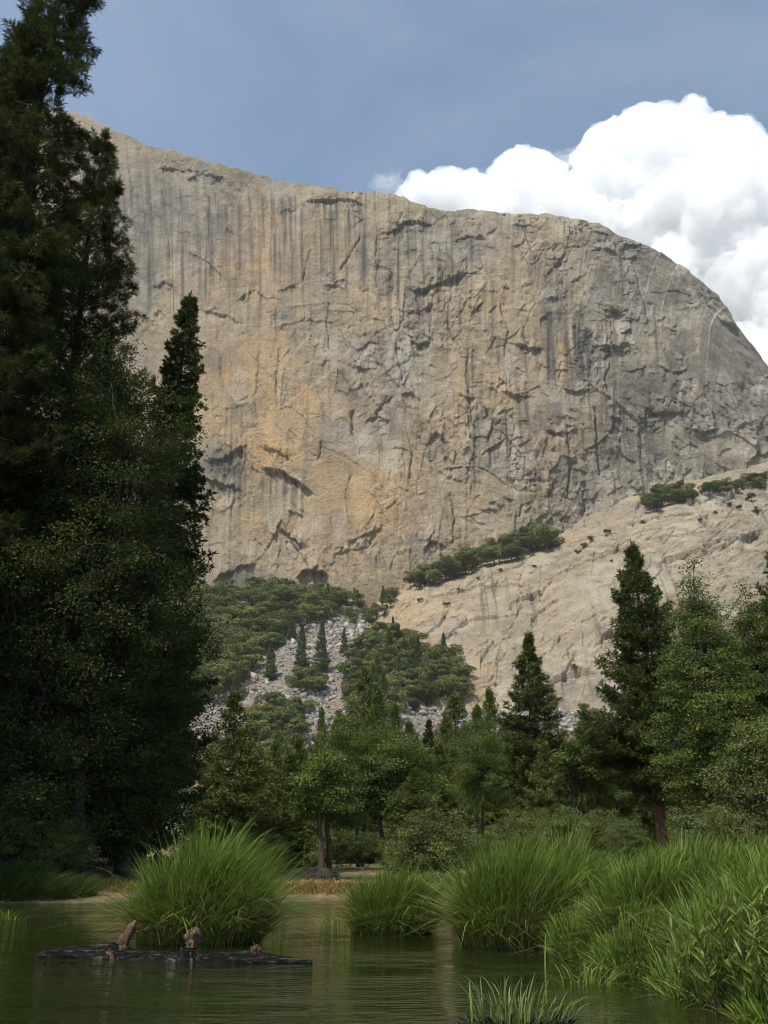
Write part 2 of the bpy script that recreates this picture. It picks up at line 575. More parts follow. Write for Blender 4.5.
# roofs: (points, depth, extent below in px, streak length px)
ROOFS = [
    ([(303, 204), (320, 200), (340, 199), (356, 202), (372, 208)], 9, 5, 45), ([(372, 236), (397, 230), (403, 222), (412, 219), (438, 223)], 9, 7, 10),
    ([(184, 252), (200, 260), (213, 270), (231, 285)], 5, 5, 8), ([(234, 307), (246, 296), (255, 290), (272, 304)], 5, 9, 0),
    ([(197, 312), (226, 318), (251, 331)], 4, 4, 0), ([(276, 293), (290, 288), (301, 285)], 5, 5, 0), ([(322, 288), (335, 286), (347, 289)], 5, 5, 12),
    ([(404, 285), (413, 289), (424, 292), (440, 284), (459, 277), (481, 271)], 11, 9, 34), ([(386, 281), (396, 285)], 6, 5, 8),
    ([(347, 361), (352, 366), (365, 368), (379, 365)], 8, 5, 0), ([(407, 340), (420, 343), (437, 339)], 7, 5, 6),
    ([(203, 461), (226, 456), (240, 448), (250, 442)], 9, 22, 4), ([(203, 478), (225, 484), (246, 491)], 8, 9, 0),
    ([(256, 445), (274, 451), (296, 464)], 6, 7, 0), ([(258, 467), (270, 467), (281, 470), (301, 484), (318, 499)], 12, 13, 22),
    ([(286, 510), (294, 511), (304, 516)], 8, 6, 0), ([(274, 524), (292, 537), (308, 548)], 6, 6, 4),
    ([(208, 586), (222, 574), (242, 564), (259, 561)], 12, 20, 14), ([(294, 577), (304, 571), (322, 573), (330, 576)], 16, 14, 6),
    ([(422, 552), (430, 543), (440, 543), (448, 547)], 8, 7, 0), ([(342, 543), (365, 534), (389, 526)], 5, 6, 0), ([(330, 556), (352, 548), (372, 544)], 4, 5, 0),
    ([(515, 343), (530, 349), (545, 347)], 8, 6, 12), ([(545, 275), (556, 262), (566, 254)], 9, 10, 18), ([(602, 310), (614, 312), (628, 318)], 9, 9, 10),
    ([(575, 225), (590, 222), (606, 224)], 7, 5, 0), ([(470, 312), (478, 306), (485, 300)], 6, 7, 8),
    ([(456, 392), (466, 398), (479, 395)], 6, 6, 0), ([(480, 455), (495, 448), (505, 440)], 7, 8, 8), ([(620, 333), (632, 329)], 8, 8, 8),
    ([(500, 392), (515, 398), (532, 396)], 7, 5, 0), ([(560, 388), (576, 392), (592, 389)], 7, 6, 0), ([(640, 405), (660, 412), (676, 409)], 8, 7, 6),
    ([(610, 415), (624, 420)], 7, 7, 8), ([(505, 485), (520, 480), (534, 486)], 7, 6, 0), ([(150, 170), (175, 166), (205, 172), (235, 180)], 5, 4, 0),
    ([(150, 290), (165, 284), (180, 292)], 4, 4, 8), ([(140, 320), (160, 317), (172, 324)], 4, 5, 6), ([(440, 470), (460, 466), (476, 470)], 5, 5, 5),
    ([(362, 418), (378, 415), (392, 420)], 5, 5, 4), ([(600, 345), (618, 352), (640, 350)], 6, 6, 4), ([(655, 365), (672, 372), (690, 370)], 6, 6, 4),
    ([(690, 425), (704, 431), (720, 428)], 7, 7, 5), ([(540, 430), (560, 436), (580, 432)], 6, 6, 3), ([(450, 240), (470, 236), (490, 240)], 5, 5, 6),
    ([(510, 228), (528, 225), (540, 229)], 5, 5, 10), ([(225, 225), (233, 232)], 4, 6, 0), ([(395, 395), (410, 390), (424, 396)], 5, 5, 3),
]
def win_idx(xa, xb, ya, yb):
    i0, i1 = np.searchsorted(s, [xa - 45, xb + 45 + 110 * (xb > 540)])
    cpy = PY[min((i0 + i1) // 2, NU - 1)]
    j1, j0 = len(cpy) - np.searchsorted(cpy[::-1], [ya, yb])
    return slice(i0, i1), slice(max(j0, 0), max(j1, j0 + 1))


for ki, (pts, dep, ext, stk) in enumerate(ROOFS):
    a = np.array(pts, float)
    x0, x1 = a[0, 0], a[-1, 0]
    w_ = win_idx(x0, x1, a[:, 1].min() - 90, a[:, 1].max() + 130)
    px_, py_ = PX[w_], PY[w_]
    jag = 3.4 * tab(px_ * .38, ki * 3 + 1) + 2.2 * tab(px_ * 1.6, ki) + 1.2 * tab(px_ * 4, ki + 4)
    dep = dep * 0.40 * np.clip(1 + 1.3 * tab(px_ * .6, ki * 5 + 2) + 1.6 * tab(px_ * 1.9, ki * 5 + 9), .05, 2.2)
    ly = np.interp(px_, a[:, 0], a[:, 1]) + jag
    u = (px_ - x0) / (x1 - x0)
    win = sstep(0, 0.25, u) * sstep(1, 0.75, u)
    d = py_ - ly
    D[w_] += (p3[w_] * 1.6 + p4[w_] * 1.3) * win * np.exp(-(d / 13) ** 2)
    D[w_] += -dep * 0.8 * win * np.where(d > 0, np.exp(-np.maximum(d, 0) / (ext * 2.6)), 0) + dep * 0.5 * win * np.where(d <= 0, np.exp(np.minimum(d, 0) / (ext * 2.0)), 0)
    if stk:
        n = sstep(-0.15, 0.55, fbm2(SX[w_] / 5, Z[w_] / 300, int(x0) + 9, 3))
        stain[w_] = np.maximum(stain[w_], 0.9 * win * (d > 0) * np.exp(-np.maximum(d, 0) / stk) * n)
# cracks: (points top to bottom, half width px, depth)
CR = [([(376, 234), (377, 262), (375, 288)], 1.2, 5), ([(361, 234), (350, 252), (340, 272)], 1.5, 5), ([(397, 338), (396, 352), (400, 366), (401, 382)], 1.8, 6),
      ([(386, 392), (380, 404), (375, 414)], 2.2, 7), ([(353, 405), (351, 425), (356, 443)], 1.7, 6), ([(594, 405), (596, 440), (598, 478)], 1.9, 11),
      ([(552, 480), (546, 500)], 2, 6), ([(322, 440), (318, 460)], 1.2, 4), ([(312, 250), (306, 262), (302, 285)], 1.3, 4), ([(280, 345), (276, 380), (278, 410)], 1.2, 4),
      ([(466, 350), (468, 385), (471, 425)], 1.6, 4), ([(520, 225), (530, 250), (536, 262)], 1.3, 5), ([(525, 262), (545, 275), (560, 300), (572, 320)], 1.4, 5),
      ([(430, 300), (432, 320), (428, 345)], 1.3, 4), ([(402, 210), (399, 222), (403, 232)], 1.6, 6), ([(493, 420), (488, 445), (492, 470)], 1.5, 6),
      ([(565, 440), (570, 470), (566, 500)], 1.6, 6), ([(640, 425), (648, 450), (655, 470)], 1.7, 7),
      ([(612, 360), (604, 380), (610, 402)], 1.5, 6),
      ([(630, 260), (645, 300), (650, 330)], 1.6, 6), ([(444, 310), (452, 335), (462, 352)], 1.4, 5), ([(260, 350), (255, 400), (258, 430)], 1.0, 3),
      ([(330, 300), (327, 330), (331, 352)], 1.2, 4), ([(218, 330), (221, 380)], 1.0, 3), ([(500, 300), (508, 330), (505, 360)], 1.4, 5), ([(406, 420), (412, 450), (409, 480)], 1.2, 4),
      ([(350, 470), (346, 500), (349, 528)], 1.1, 3), ([(450, 490), (455, 520), (452, 545)], 1.4, 5), ([(520, 500), (516, 520)], 1.5, 6), ([(580, 490), (584, 515)], 1.5, 6)]
for ki, (pts, hw, dep) in enumerate(CR):
    a = np.array(pts, float)
    y0, y1 = a[0, 1], a[-1, 1]
    w_ = win_idx(a[:, 0].min() - 40, a[:, 0].max() + 40, y0 - 5, y1 + 5)
    px_, py_ = PX[w_], PY[w_]
    lx = np.interp(py_, a[:, 1], a[:, 0]) + 2.8 * tab(py_ * .5, ki * 7 + 3)
    u = (py_ - y0) / (y1 - y0)
    win = sstep(0, 0.1, u) * sstep(1, 0.9, u)
    d = px_ - lx
    dep = dep * 0.45 * np.clip(1 + 0.9 * tab(py_ * .5, ki * 3 + 8) + .9 * tab(py_ * 1.7, ki * 3 + 1), .1, 2)
    D[w_] += -dep * win * np.exp(-(d / (hw * .75)) ** 2) + dep * 0.5 * win * np.where(d > 0, -np.exp(-np.abs(d) / 10), np.exp(-np.abs(d) / 10))
# water streaks: (x, y top, y bottom, half width, strength)
vf1 = fbm2(SX / 3.2, Z / 260, 131, 3)
vf2 = fbm2(SX / 9, Z / 300, 141, 3)
rs_ = np.random.default_rng(66)
MORE = []
for k in range(260):
    x_ = rs_.uniform(110, 480)
    y_ = 178 + .08 * (x_ - 110) + rs_.uniform(0, 60)
    MORE.append((x_, y_, y_ + rs_.uniform(25, 85), rs_.uniform(.7, 2.4), rs_.uniform(.25, .8)))
for k in range(70):
    x_ = rs_.uniform(430, 690)
    y_ = rs_.uniform(225, 430)
    MORE.append((x_, y_, y_ + rs_.uniform(20, 80), rs_.uniform(.8, 2.6), rs_.uniform(.3, .75)))
for k in range(36):
    x_ = rs_.uniform(190, 470)
    y_ = rs_.uniform(300, 540)
    MORE.append((x_, y_, y_ + rs_.uniform(20, 60), rs_.uniform(.7, 1.8), rs_.uniform(.2, .5)))
STK = MORE + [(330, 206, 262, 3, 1), (333, 206, 290, 1.5, .8), (544, 295, 388, 3.6, 1), (550, 308, 390, 2.6, 1), (559, 305, 340, 3, .95), (571, 308, 376, 3.2, 1), (579, 318, 388, 3, .95), (586, 325, 388, 3, .9), (592, 335, 384, 2.4, .85), (597, 345, 380, 2, .7), (552, 268, 318, 9, .5), (562, 275, 315, 8, .5),
       (460, 290, 345, 2, .8), (467, 345, 425, 2.5, .8), (473, 340, 400, 1.5, .7), (439, 290, 320, 3, .7), (444, 286, 335, 2, .6), (281, 195, 262, 3, .6), (262, 190, 255, 4, .6),
       (240, 200, 285, 5, .6), (225, 200, 290, 4, .6), (212, 215, 285, 5, .55), (198, 210, 280, 4, .5), (300, 205, 275, 2.5, .5), (318, 200, 245, 3, .5), (185, 190, 260, 5, .5), (170, 180, 270, 6, .45),
       (152, 210, 300, 7, .5), (138, 170, 240, 6, .4), (252, 215, 270, 2, .6), (271, 210, 275, 2, .6), (392, 212, 245, 3, .5), (420, 300, 345, 2, .5), (512, 240, 300, 3, .5), (534, 250, 300, 5, .6),
       (560, 260, 320, 8, .5), (485, 275, 330, 2, .5), (262, 475, 505, 2, .8), (270, 474, 512, 1.5, .8), (276, 476, 500, 1.5, .7), (215, 575, 600, 6, .5), (583, 440, 480, 3, .4), (648, 290, 330, 5, .4), (400, 245, 285, 2, .4)]
for x, ya, yb, hw, st in STK:
    i0, i1 = np.searchsorted(s, [x - 75, x + 75 + 100 * (x > 500)])
    w_ = slice(i0, i1)
    xx = x + (PY[w_] - ya) * 0.06 * (1 if x > 500 else 0)
    win = sstep(ya - 2, ya + 6, PY[w_]) * sstep(yb + 12, yb - 25, PY[w_])
    g_ = np.exp(-((PX[w_] - xx + 1.5 * vf2[w_]) / (hw * (1.3 if x > 530 else 1))) ** 2)
    stain[w_] = np.maximum(stain[w_], st * win * g_ * (0.55 + 0.6 * sstep(-0.3, 0.4, vf1[w_])))
band = sstep(0.02, 0.4, vf1 * 0.6 + vf2 * 0.6)
upper = np.exp(-((PY - (205 + 0.05 * (PX - 200))) / 55) ** 2) * sstep(480, 380, PX)
stain = np.maximum(stain, 0.6 * band * upper * sstep(-0.35, 0.3, fbm2(SX / 80, Z / 160, 151, 3)))
stain = np.maximum(stain, 0.55 * band * sstep(500, 560, PX) * sstep(-0.05, 0.4, fbm2(SX / 60, Z / 90, 161, 3)))
stain = np.maximum(stain, 0.28 * sstep(0.1, 0.5, fbm2(SX / 26, Z / 34, 171, 4)) * sstep(430, 560, PX))
stain = np.maximum(stain, 0.75 * sstep(0.06, 0.0, e2) * np.clip(rm2, 0, 1) * sstep(-0.1, 0.3, fbm2(SX / 40, Z / 40, 181, 2)))
warm = (1.0 * blob(250, 380, 120, 110) + 0.8 * blob(330, 480, 110, 70) + 0.75 * blob(290, 245, 120, 45) + 0.6 * blob(430, 500, 60, 50) + 0.6 * blob(500, 360, 60, 60)
        + 0.8 * blob(565, 352, 7, 28) + 0.7 * blob(556, 460, 22, 35) + 0.75 * blob(728, 440, 22, 26) + 0.9 * blob(744, 412, 12, 7) + 0.3 * blob(230, 540, 60, 40)
        + 0.5 * sstep(0.1, 0.5, vf2) * blob(330, 300, 150, 150) + 0.1) * sstep(-.5, .35, fbm2(SX / 100, Z / 130, 222, 4))
grey = np.clip(0.8 * sstep(500, 660, PX) + 0.75 * blob(385, 410, 45, 50) + 0.55 * blob(370, 350, 40, 30) + 0.75 * blob(140, 230, 60, 90) + 0.5 * blob(220, 200, 100, 40) + 0.7 * blob(225, 468, 24, 16)
               + 0.75 * blob(240, 578, 34, 14) + 0.5 * blob(285, 492, 26, 22) + 0.5 * blob(500, 470, 50, 50) + 0.5 * blob(450, 240, 60, 30) + 0.6 * blob(420, 330, 40, 50)
               + 0.45 * sstep(-0.2, -0.7, p2) + 0.3 * sstep(-0.2, -0.7, p3) * roughm + 0.5 * sstep(0, 0.5, fbm2(SX / 90, Z / 120, 191, 4)) - 0.7 * blob(728, 440, 26, 30) - 0.5 * blob(565, 352, 10, 30) - 0.3 * blob(660, 320, 50, 40), 0, 1)
pale = (0.8 * blob(363, 355, 12, 9) + 0.7 * blob(400, 365, 18, 30) + 0.6 * blob(330, 340, 12, 15) + 0.6 * blob(218, 487, 18, 6) + 0.5 * sstep(0.2, 0.6, fbm2(SX / 40, Z / 55, 201, 4))
        + 0.55 * sstep(0.25, 0.7, p2) * roughm + 0.35 * sstep(0.3, 0.7, p3) * roughm + 0.6 * blob(630, 520, 60, 30) + 0.5 * blob(340, 440, 24, 10, 35) + 0.35 * sstep(0.1, 0.5, fbm2(SX / 2.5, Z / 200, 211, 2)) * blob(300, 540, 140, 50))
stain = np.maximum(stain, 0.42 * sstep(0.0, 0.45, fbm2(SX / 35, Z / 70, 231, 4)) * np.clip(0.25 + sstep(500, 620, PX) + blob(230, 215, 130, 40) + .6 * blob(380, 420, 40, 60), 0, 1))
vs_ = fbm2((PX - (PY - 300) * .06) / 3.2, PY / 160, 261, 3)
stain = np.maximum(stain, .95 * blob(574, 348, 26, 36, -6) * sstep(-.35, .15, vs_) + .45 * blob(552, 288, 16, 26))
pil = np.maximum(blob(561, 358, 4.5, 20), blob(571, 332, 2.2, 26, -4))
stain = np.maximum(stain, .8 * np.maximum(blob(228, 468, 19, 13), blob(225, 487, 20, 6)) + .35 * blob(238, 577, 28, 8))
stain = np.clip(stain * 1.1, 0, 1) * (1 - .95 * np.clip(pil * 1.3, 0, 1))
warm = warm + pil + .8 * sstep(.1, .45, fbm2(SX / 3.0, Z / 240, 251, 3)) * blob(290, 270, 150, 60)
grey = grey * (1 - pil)
D = D * topfade
P = P + N * D[..., None]
# top of the mountain behind the rim
bx = (np.arange(1, NB + 1) / NB) ** 1.5
TOP = np.empty((NU, NB, 3))
TOP[..., 0] = P[:, -1:, 0] * (1 + 0.25 * bx)
TOP[..., 1] = P[:, -1:, 1] + 420 * bx
TOP[..., 2] = P[:, -1:, 2] + 420 * bx * 0.22 + 5 * fbm2(TOP[..., 0] / 30, TOP[..., 1] / 30, 9, 4) * np.minimum(bx * 8, 1)
V = np.concatenate([P, TOP], axis=1)


def padtop(a, v=0.3):
    return np.concatenate([a, np.full((NU, NB), v)], axis=1)


g = Geo()
g.add(V, grid_faces(NU, NV + NB))
cliff = g.build('granite_cliff', M['granite'], attrs={'warm': padtop(np.clip(warm, 0, 1)), 'grey': padtop(grey, .6), 'stain': padtop(stain, .1), 'pale': padtop(np.clip(pale, 0, 1), .2)})
tag(cliff, 'huge sunlit granite cliff wall with tan and grey streaked face', 'cliff', kind='structure')
print('cliff', time.time() - T0)

# ------------------------------------------------------------------ slab apron at the right foot of the wall
AP = np.array([  # px, top py, top Y, bottom py, bottom Y
    (350, 650, 840, 690, 800), (368, 628, 870, 700, 740), (385, 606, 910, 715, 700), (402, 594, 928, 725, 690), (440, 583, 925, 730, 685), (480, 573, 920, 735, 680), (560, 552, 910, 745, 670), (600, 530, 905, 750, 660),
    (650, 510, 905, 755, 655), (700, 494, 910, 760, 650), (768, 480, 925, 765, 650), (850, 465, 940, 770, 660), (960, 450, 960, 775, 690)], float)
NA, NW, NL = 760, 380, 60
s = np.linspace(350, 960, NA)
ai = [np.interp(s, AP[:, 0], AP[:, k]) for k in range(1, 5)]
TP = np.array([at(a, b, c) for a, b, c in zip(s, ai[0], ai[1])])
BT = np.array([at(a, b, c) for a, b, c in zip(s, ai[2], ai[3])])
t = np.linspace(0, 1, NW)[None, :, None]
P = BT[:, None] + (TP - BT)[:, None] * t
P[..., 2] += 14 * np.sin(np.pi * t[..., 0])
led = np.arange(1, NL + 1)[None, :, None] / NL
LG = TP[:, None] + np.array([0.0, 1.0, 0.0]) * 150 * led + np.array([0, 0, 1.0]) * 150 * 0.52 * led
P = np.concatenate([P, LG], axis=1)
X, Y_, Z = P[..., 0], P[..., 1], P[..., 2]
PX, PY = px_of(P)
lw = np.concatenate([np.zeros((NA, NW)), np.ones((NA, NL))], axis=1)
D = 5 * fbm2(X / 110, Z / 90, 301, 3)
wx = 10 * fbm2(X / 50, Z / 50, 311, 3)
p1, e1 = plates((X + wx + 0.3 * Z) / 60, (Z + wx - 0.35 * X) / 34, 305)
p2, e2 = plates((X + wx + 0.8 * Z) / 30, (Z - 0.3 * X) / 13, 315)
p3, e3 = plates((X + wx + 0.8 * Z) / 13, (Z - 0.3 * X) / 6, 325)
D += p3 * .8
D += p1 * 4.5 + p2 * 1.5 * (0.4 + sstep(-0.2, 0.4, fbm2(X / 50, Z / 50, 321, 2))) + 1.2 * fbm2(X / 9, Z / 9, 331, 4)
D += 1.5 * fbm2((X + 0.5 * Z) / 6, Z / 70, 341, 3)
rf = np.random.default_rng(505)
for k in range(900):
    x0, y0 = rf.uniform(380, 800), rf.uniform(480, 720)
    L = rf.uniform(3, 12) * (1 + 1.5 * (rf.random() < .15))
    vert = rf.random() < .35
    sl = rf.uniform(-.9, .1) if not vert else rf.uniform(-.8, .1)
    dp = rf.uniform(.4, 1.6)
    R0 = L + 25
    i0, i1 = np.searchsorted(s, [x0 - R0 - 30, x0 + R0 + 30])
    jj = np.nonzero(np.abs(PY[min((i0 + i1) // 2, NA - 1)] - y0) < R0 + 15)[0]
    if len(jj) < 4 or i1 - i0 < 4:
        continue
    w_ = (slice(i0, i1), slice(jj[0], jj[-1] + 1))
    px_, py_ = PX[w_] - x0, PY[w_] - y0
    if vert:
        px_, py_ = py_, px_
    u = px_ / L
    win = sstep(-1, -.7, u) * sstep(1, .5, u)
    cv = rf.uniform(-.5, .3)
    d = py_ - sl * px_ - cv * px_ ** 2 / L - 1.5 * tab(px_, k)
    d = d * (1 if not vert else rf.choice([-1, 1]))
    ext = rf.uniform(2.5, 8)
    D[w_] += dp * win * (np.where(d <= 0, .45 * np.exp(d / ext), -.75 * np.exp(-d / ext))) * (np.abs(py_) < 60)
stain = np.zeros_like(X)
for pts, dep, ext in [([(508, 605), (520, 598), (540, 590), (556, 578)], 6, 6), ([(655, 566), (690, 552), (730, 540), (768, 527)], 7, 6), ([(700, 545), (740, 535), (768, 530)], 4, 5), ([(530, 620), (545, 605), (560, 598)], 5, 6),
                      ([(560, 680), (580, 672), (600, 675)], 6, 6), ([(600, 640), (610, 632), (625, 630)], 5, 5), ([(420, 640), (440, 625), (452, 605)], 4, 5), ([(480, 660), (495, 640)], 4, 6),
                      ([(620, 525), (660, 515), (700, 512)], 4, 5), ([(585, 560), (620, 550), (650, 545)], 4, 5), ([(520, 650), (540, 660), (552, 655)], 4, 5)]:
    a = np.array(pts, float)
    u = (PX - a[0, 0]) / (a[-1, 0] - a[0, 0])
    win = sstep(0, 0.12, u) * sstep(1, 0.88, u)
    d = PY - np.interp(PX, a[:, 0], a[:, 1]) - 1.3 * fbm2(PX / 8, PX * 0, int(a[0, 0]), 3)
    D -= dep * .8 * (1 + .8 * fbm2(PX / 9, PX * 0, 3, 3)) * win * np.where(d > 0, np.exp(-d / (ext * 1.8)), 0)
sv = fbm2((X - 0.12 * Z) / 3.4, Z / 110, 351, 3)
stain = 0.5 * sstep(0.15, 0.5, sv) * sstep(-0.1, 0.4, fbm2(X / 60, Z / 50, 361, 2))


def blobA(x, y, rx, ry):
    return np.exp(-((PX - x) / rx) ** 2 - ((PY - y) / ry) ** 2)


stain = np.maximum(stain, 0.6 * blobA(598, 625, 6, 16) * sstep(-0.2, 0.3, sv))
warm = np.clip(0.06 + 0.9 * blobA(420, 620, 40, 40) + 0.8 * lw * sstep(-0.1, 0.4, fbm2(X / 20, Y_ / 20, 371, 3)) + 0.5 * sstep(0.2, 0.6, fbm2(X / 40, Z / 40, 381, 3)), 0, 1)
grey = np.clip(0.44 + 0.4 * sstep(-.2, -.7, p2) + 0.4 * sstep(0, 0.6, fbm2(X / 70, Z / 60, 391, 3)) + 0.3 * sstep(680, 768, PX), 0, 1)
pale = np.clip(0.0 + 0.25 * sstep(.2, .7, p2) + 0.6 * sstep(-0.1, 0.5, fbm2(X / 50, Z / 60, 401, 4)) - 0.5 * blobA(415, 625, 40, 45), 0, 1) * (1 - 0.4 * lw)
nrm = unit(np.array([0.0, -0.7, 0.7]))
P = P + nrm * D[..., None]
g = Geo()
g.add(P, grid_faces(NA, NW + NL))
apron = g.build('granite_slab', M['granite'], attrs={'warm': warm, 'grey': grey, 'stain': stain, 'pale': pale})
tag(apron, 'pale sloping granite slab below the wall at right', 'rock slab', kind='structure')


# ------------------------------------------------------------------ talus slope
def talus_h(X, Y):
    left = np.interp(Y, [430, 480, 560, 700, 850, 960, 1100], [-8, 2, 38, 122, 214, 276, 290])
    right = np.interp(Y, [430, 480, 560, 690, 760, 1100], [-8, 2, 36, 104, 108, 130])
    k = sstep(-30, 55, X + 14 * fbm2(X / 40, Y / 40, 411, 2))
    gully = 7 * np.exp(-((X + 35 - (Y - 800) * 0.1) / 28) ** 2) * sstep(700, 850, Y)
    return left * (1 - k) + right * k + 5 * fbm2(X / 70, Y / 70, 421, 4) - gully


xs = np.linspace(-900, 900, 460)
ys = np.linspace(430, 1090, 260)
XX, YY = np.meshgrid(xs, ys, indexing='ij')
P = np.stack([XX, YY, talus_h(XX, YY) + 0.8 * fbm2(XX / 6, YY / 6, 431, 3)], -1)
t_ = NT('talus_ground')
o_ = t_.obj()
n1 = t_.noise(o_, 0.05, 6, 0.6)
vor = t_.n('ShaderNodeTexVoronoi', {'Vector': o_, 'Scale': 0.42, 'Randomness': 1.0})
col = t_.ramp(t_.n('ShaderNodeSeparateColor', {'Color': vor.outputs['Color']}).outputs[0], [(0, (0.09, 0.08, 0.065)), (0.6, (0.15, 0.135, 0.11)), (1, (0.22, 0.2, 0.17))])
col = t_.mix(t_.ramp(t_.noise(o_, 0.03, 5, 0.6), [(0.5, (0, 0, 0)), (0.62, (1, 1, 1))]), col, (0.2, 0.13, 0.07))
bp = t_.n('ShaderNodeBump', {'Height': vor.outputs['Distance'], 'Strength': 1.0, 'Distance': 1.6, }, invert=True).outputs[0]
M['talus'] = t_.surf(t_.n('ShaderNodeBsdfPrincipled', {'Base Color': col, 'Roughness': 0.95, 'Normal': bp}).outputs[0])
g = Geo()
g.add(P, grid_faces(460, 260))
talus = g.build('talus_slope', M['talus'])
tag(talus, 'steep slope of grey broken rock under the cliff', 'slope', kind='structure')


def bvh_of(o):
    n = len(o.data.vertices)
    co = np.empty(n * 3, np.float32)
    o.data.vertices.foreach_get('co', co)
    m = len(o.data.polygons)
    li = np.empty(len(o.data.loops), np.int32)
    o.data.loops.foreach_get('vertex_index', li)
    return BVHTree.FromPolygons(co.reshape(-1, 3).tolist(), li.reshape(-1, 4).tolist())


bvhs = [bvh_of(apron), bvh_of(talus)]
bvh_c = None


def hit(px, py, which=None):
    a = at(px, py, 10.0)
    d = Vector((a[0], a[1], a[2] - CAMZ)).normalized()
    best = None
    for b in (which or bvhs):
        h = b.ray_cast(Vector((0, 0, CAMZ)), d)
        if h[0] is not None and (best is None or h[3] < best[1]):
            best = (h[0], h[3])
    return None if best is None else best[0]


print('slopes0', time.time() - T0)


# ------------------------------------------------------------------ near ground, river
def shore(X):
    return np.interp(X, [-80, -14, -6, 0.5, 1.6, 2.3, 2.7, 2.9, 3.05, 3.25, 3.6, 4.2, 7], [28, 28.5, 30.5, 30.5, 27.5, 20, 13.5, 11, 9, 7, 4, -5, -60]) + 0.5 * fbm2(X / 2.2, X * 0 + 1, 501, 3)


def ground_h(X, Y):
    X, Y = np.asarray(X, float), np.asarray(Y, float)
    d = Y - shore(X)
    land = 0.22 * (1 - np.exp(-np.maximum(d, 0) / 1.5)) + 0.5 * (1 - np.exp(-np.maximum(d, 0) / 22)) + 0.02 * np.clip(d - 60, 0, 400) * 0.6
    land = land + 0.55 * sstep(-8, -14, X) * (1 - np.exp(-np.maximum(d, 0) / 2.0))
    wet = -0.62 * (1 - np.exp(np.minimum(d, 0) / 1.6))
    bump = 0.07 * fbm2(X / 1.7, Y / 1.7, 511, 3) + 0.25 * fbm2(X / 14, Y / 14, 521, 2) * sstep(4, 14, d)
    return np.where(d > 0, land, wet) + bump


def spaced(segs):
    r = []
    for a, b, n in segs:
        r += list(np.linspace(a, b, n, endpoint=False))
    return np.array(r + [segs[-1][1]])


xs = spaced([(-2400, -300, 16), (-300, -50, 26), (-50, -14, 50), (-14, 14, 200), (14, 50, 50), (50, 300, 26), (300, 2400, 16)])
ys = spaced([(-600, -20, 12), (-20, 4, 20), (4, 46, 240), (46, 140, 60), (140, 520, 40), (520, 2300, 20)])
XX, YY = np.meshgrid(xs, ys, indexing='ij')
P = np.stack([XX, YY, ground_h(XX, YY)], -1)
t_ = NT('forest_floor')
o_ = t_.obj()
nA = t_.noise(o_, 0.35, 6, 0.65)
nB = t_.noise(o_, 3.0, 6, 0.7)
nC = t_.noise(o_, 16.0, 4, 0.7)
duff = t_.ramp(nB, [(0.3, (0.085, 0.046, 0.02)), (0.5, (0.17, 0.098, 0.04)), (0.7, (0.26, 0.17, 0.075))])
zz = t_.n('ShaderNodeSeparateXYZ', {'Vector': t_.n('ShaderNodeNewGeometry').outputs['Position']}).outputs[2]
pxx = t_.n('ShaderNodeSeparateXYZ', {'Vector': o_}).outputs
rb = t_.math('MULTIPLY', t_.math('GREATER_THAN', pxx[0], 1.9), t_.math('LESS_THAN', pxx[1], 22.0))
duff = t_.mix(rb, duff, t_.ramp(nB, [(0.3, (0.018, 0.014, 0.008)), (0.7, (0.05, 0.045, 0.02))]))
grs = t_.ramp(nB, [(0.3, (0.02, 0.035, 0.01)), (0.7, (0.06, 0.085, 0.02))])
col = t_.mix(t_.ramp(nA, [(0.46, (0, 0, 0)), (0.58, (1, 1, 1))]), duff, grs)
wetf = t_.n('ShaderNodeMapRange', {'Value': zz, 'From Min': -0.05, 'From Max': 0.12, 'To Min': 1.0, 'To Max': 0.0}).outputs[0]
bed = t_.ramp(nB, [(0.32, (0.022, 0.032, 0.009)), (0.55, (0.06, 0.075, 0.02)), (0.72, (0.13, 0.12, 0.045))])
col = t_.mix(wetf, col, bed)
col = t_.mix(0.5, col, t_.ramp(nC, [(0.3, (0.55,) * 3), (0.7, (1.1,) * 3)]), 'MULTIPLY')
bp = t_.n('ShaderNodeBump', {'Height': nC, 'Strength': 0.7, 'Distance': 0.03}).outputs[0]
M['ground'] = t_.surf(t_.n('ShaderNodeBsdfPrincipled', {'Base Color': col, 'Roughness': 0.95, 'Normal': bp}).outputs[0])
g = Geo()
g.add(P, grid_faces(len(xs), len(ys)))
ground = g.build('ground', M['ground'], smooth=True)
tag(ground, 'valley floor with brown leaf litter and grass', 'ground', kind='structure')

t_ = NT('river_water')
o_ = t_.obj()
r1 = t_.noise(t_.mapped(o_, (0.32, 1.1, 1)), 1.0, 4, 0.55, 0.6)
r2 = t_.noise(t_.mapped(o_, (1.0, 2.6, 1)), 3.5, 3, 0.55)
patch = t_.ramp(t_.noise(o_, 0.35, 3, 0.5), [(0.38, (0.35,) * 3), (0.62, (1.0,) * 3)])
hh = t_.math('MULTIPLY', t_.math('ADD', r1, t_.math('MULTIPLY', r2, 0.36)), patch)
bp = t_.n('ShaderNodeBump', {'Height': hh, 'Strength': 1.0, 'Distance': 0.085}).outputs[0]
fr = t_.n('ShaderNodeFresnel', {'IOR': 1.33, 'Normal': bp}).outputs[0]
tr = t_.n('ShaderNodeBsdfTransparent', {'Color': (0.42, 0.47, 0.26, 1)}).outputs[0]
df = t_.n('ShaderNodeBsdfDiffuse', {'Color': (0.034, 0.044, 0.012, 1)}).outputs[0]
body = t_.n('ShaderNodeMixShader', {0: 0.35, 1: tr, 2: df}).outputs[0]
gl = t_.n('ShaderNodeBsdfGlossy', {'Color': (0.9, 0.92, 0.9, 1), 'Roughness': 0.03, 'Normal': bp}).outputs[0]
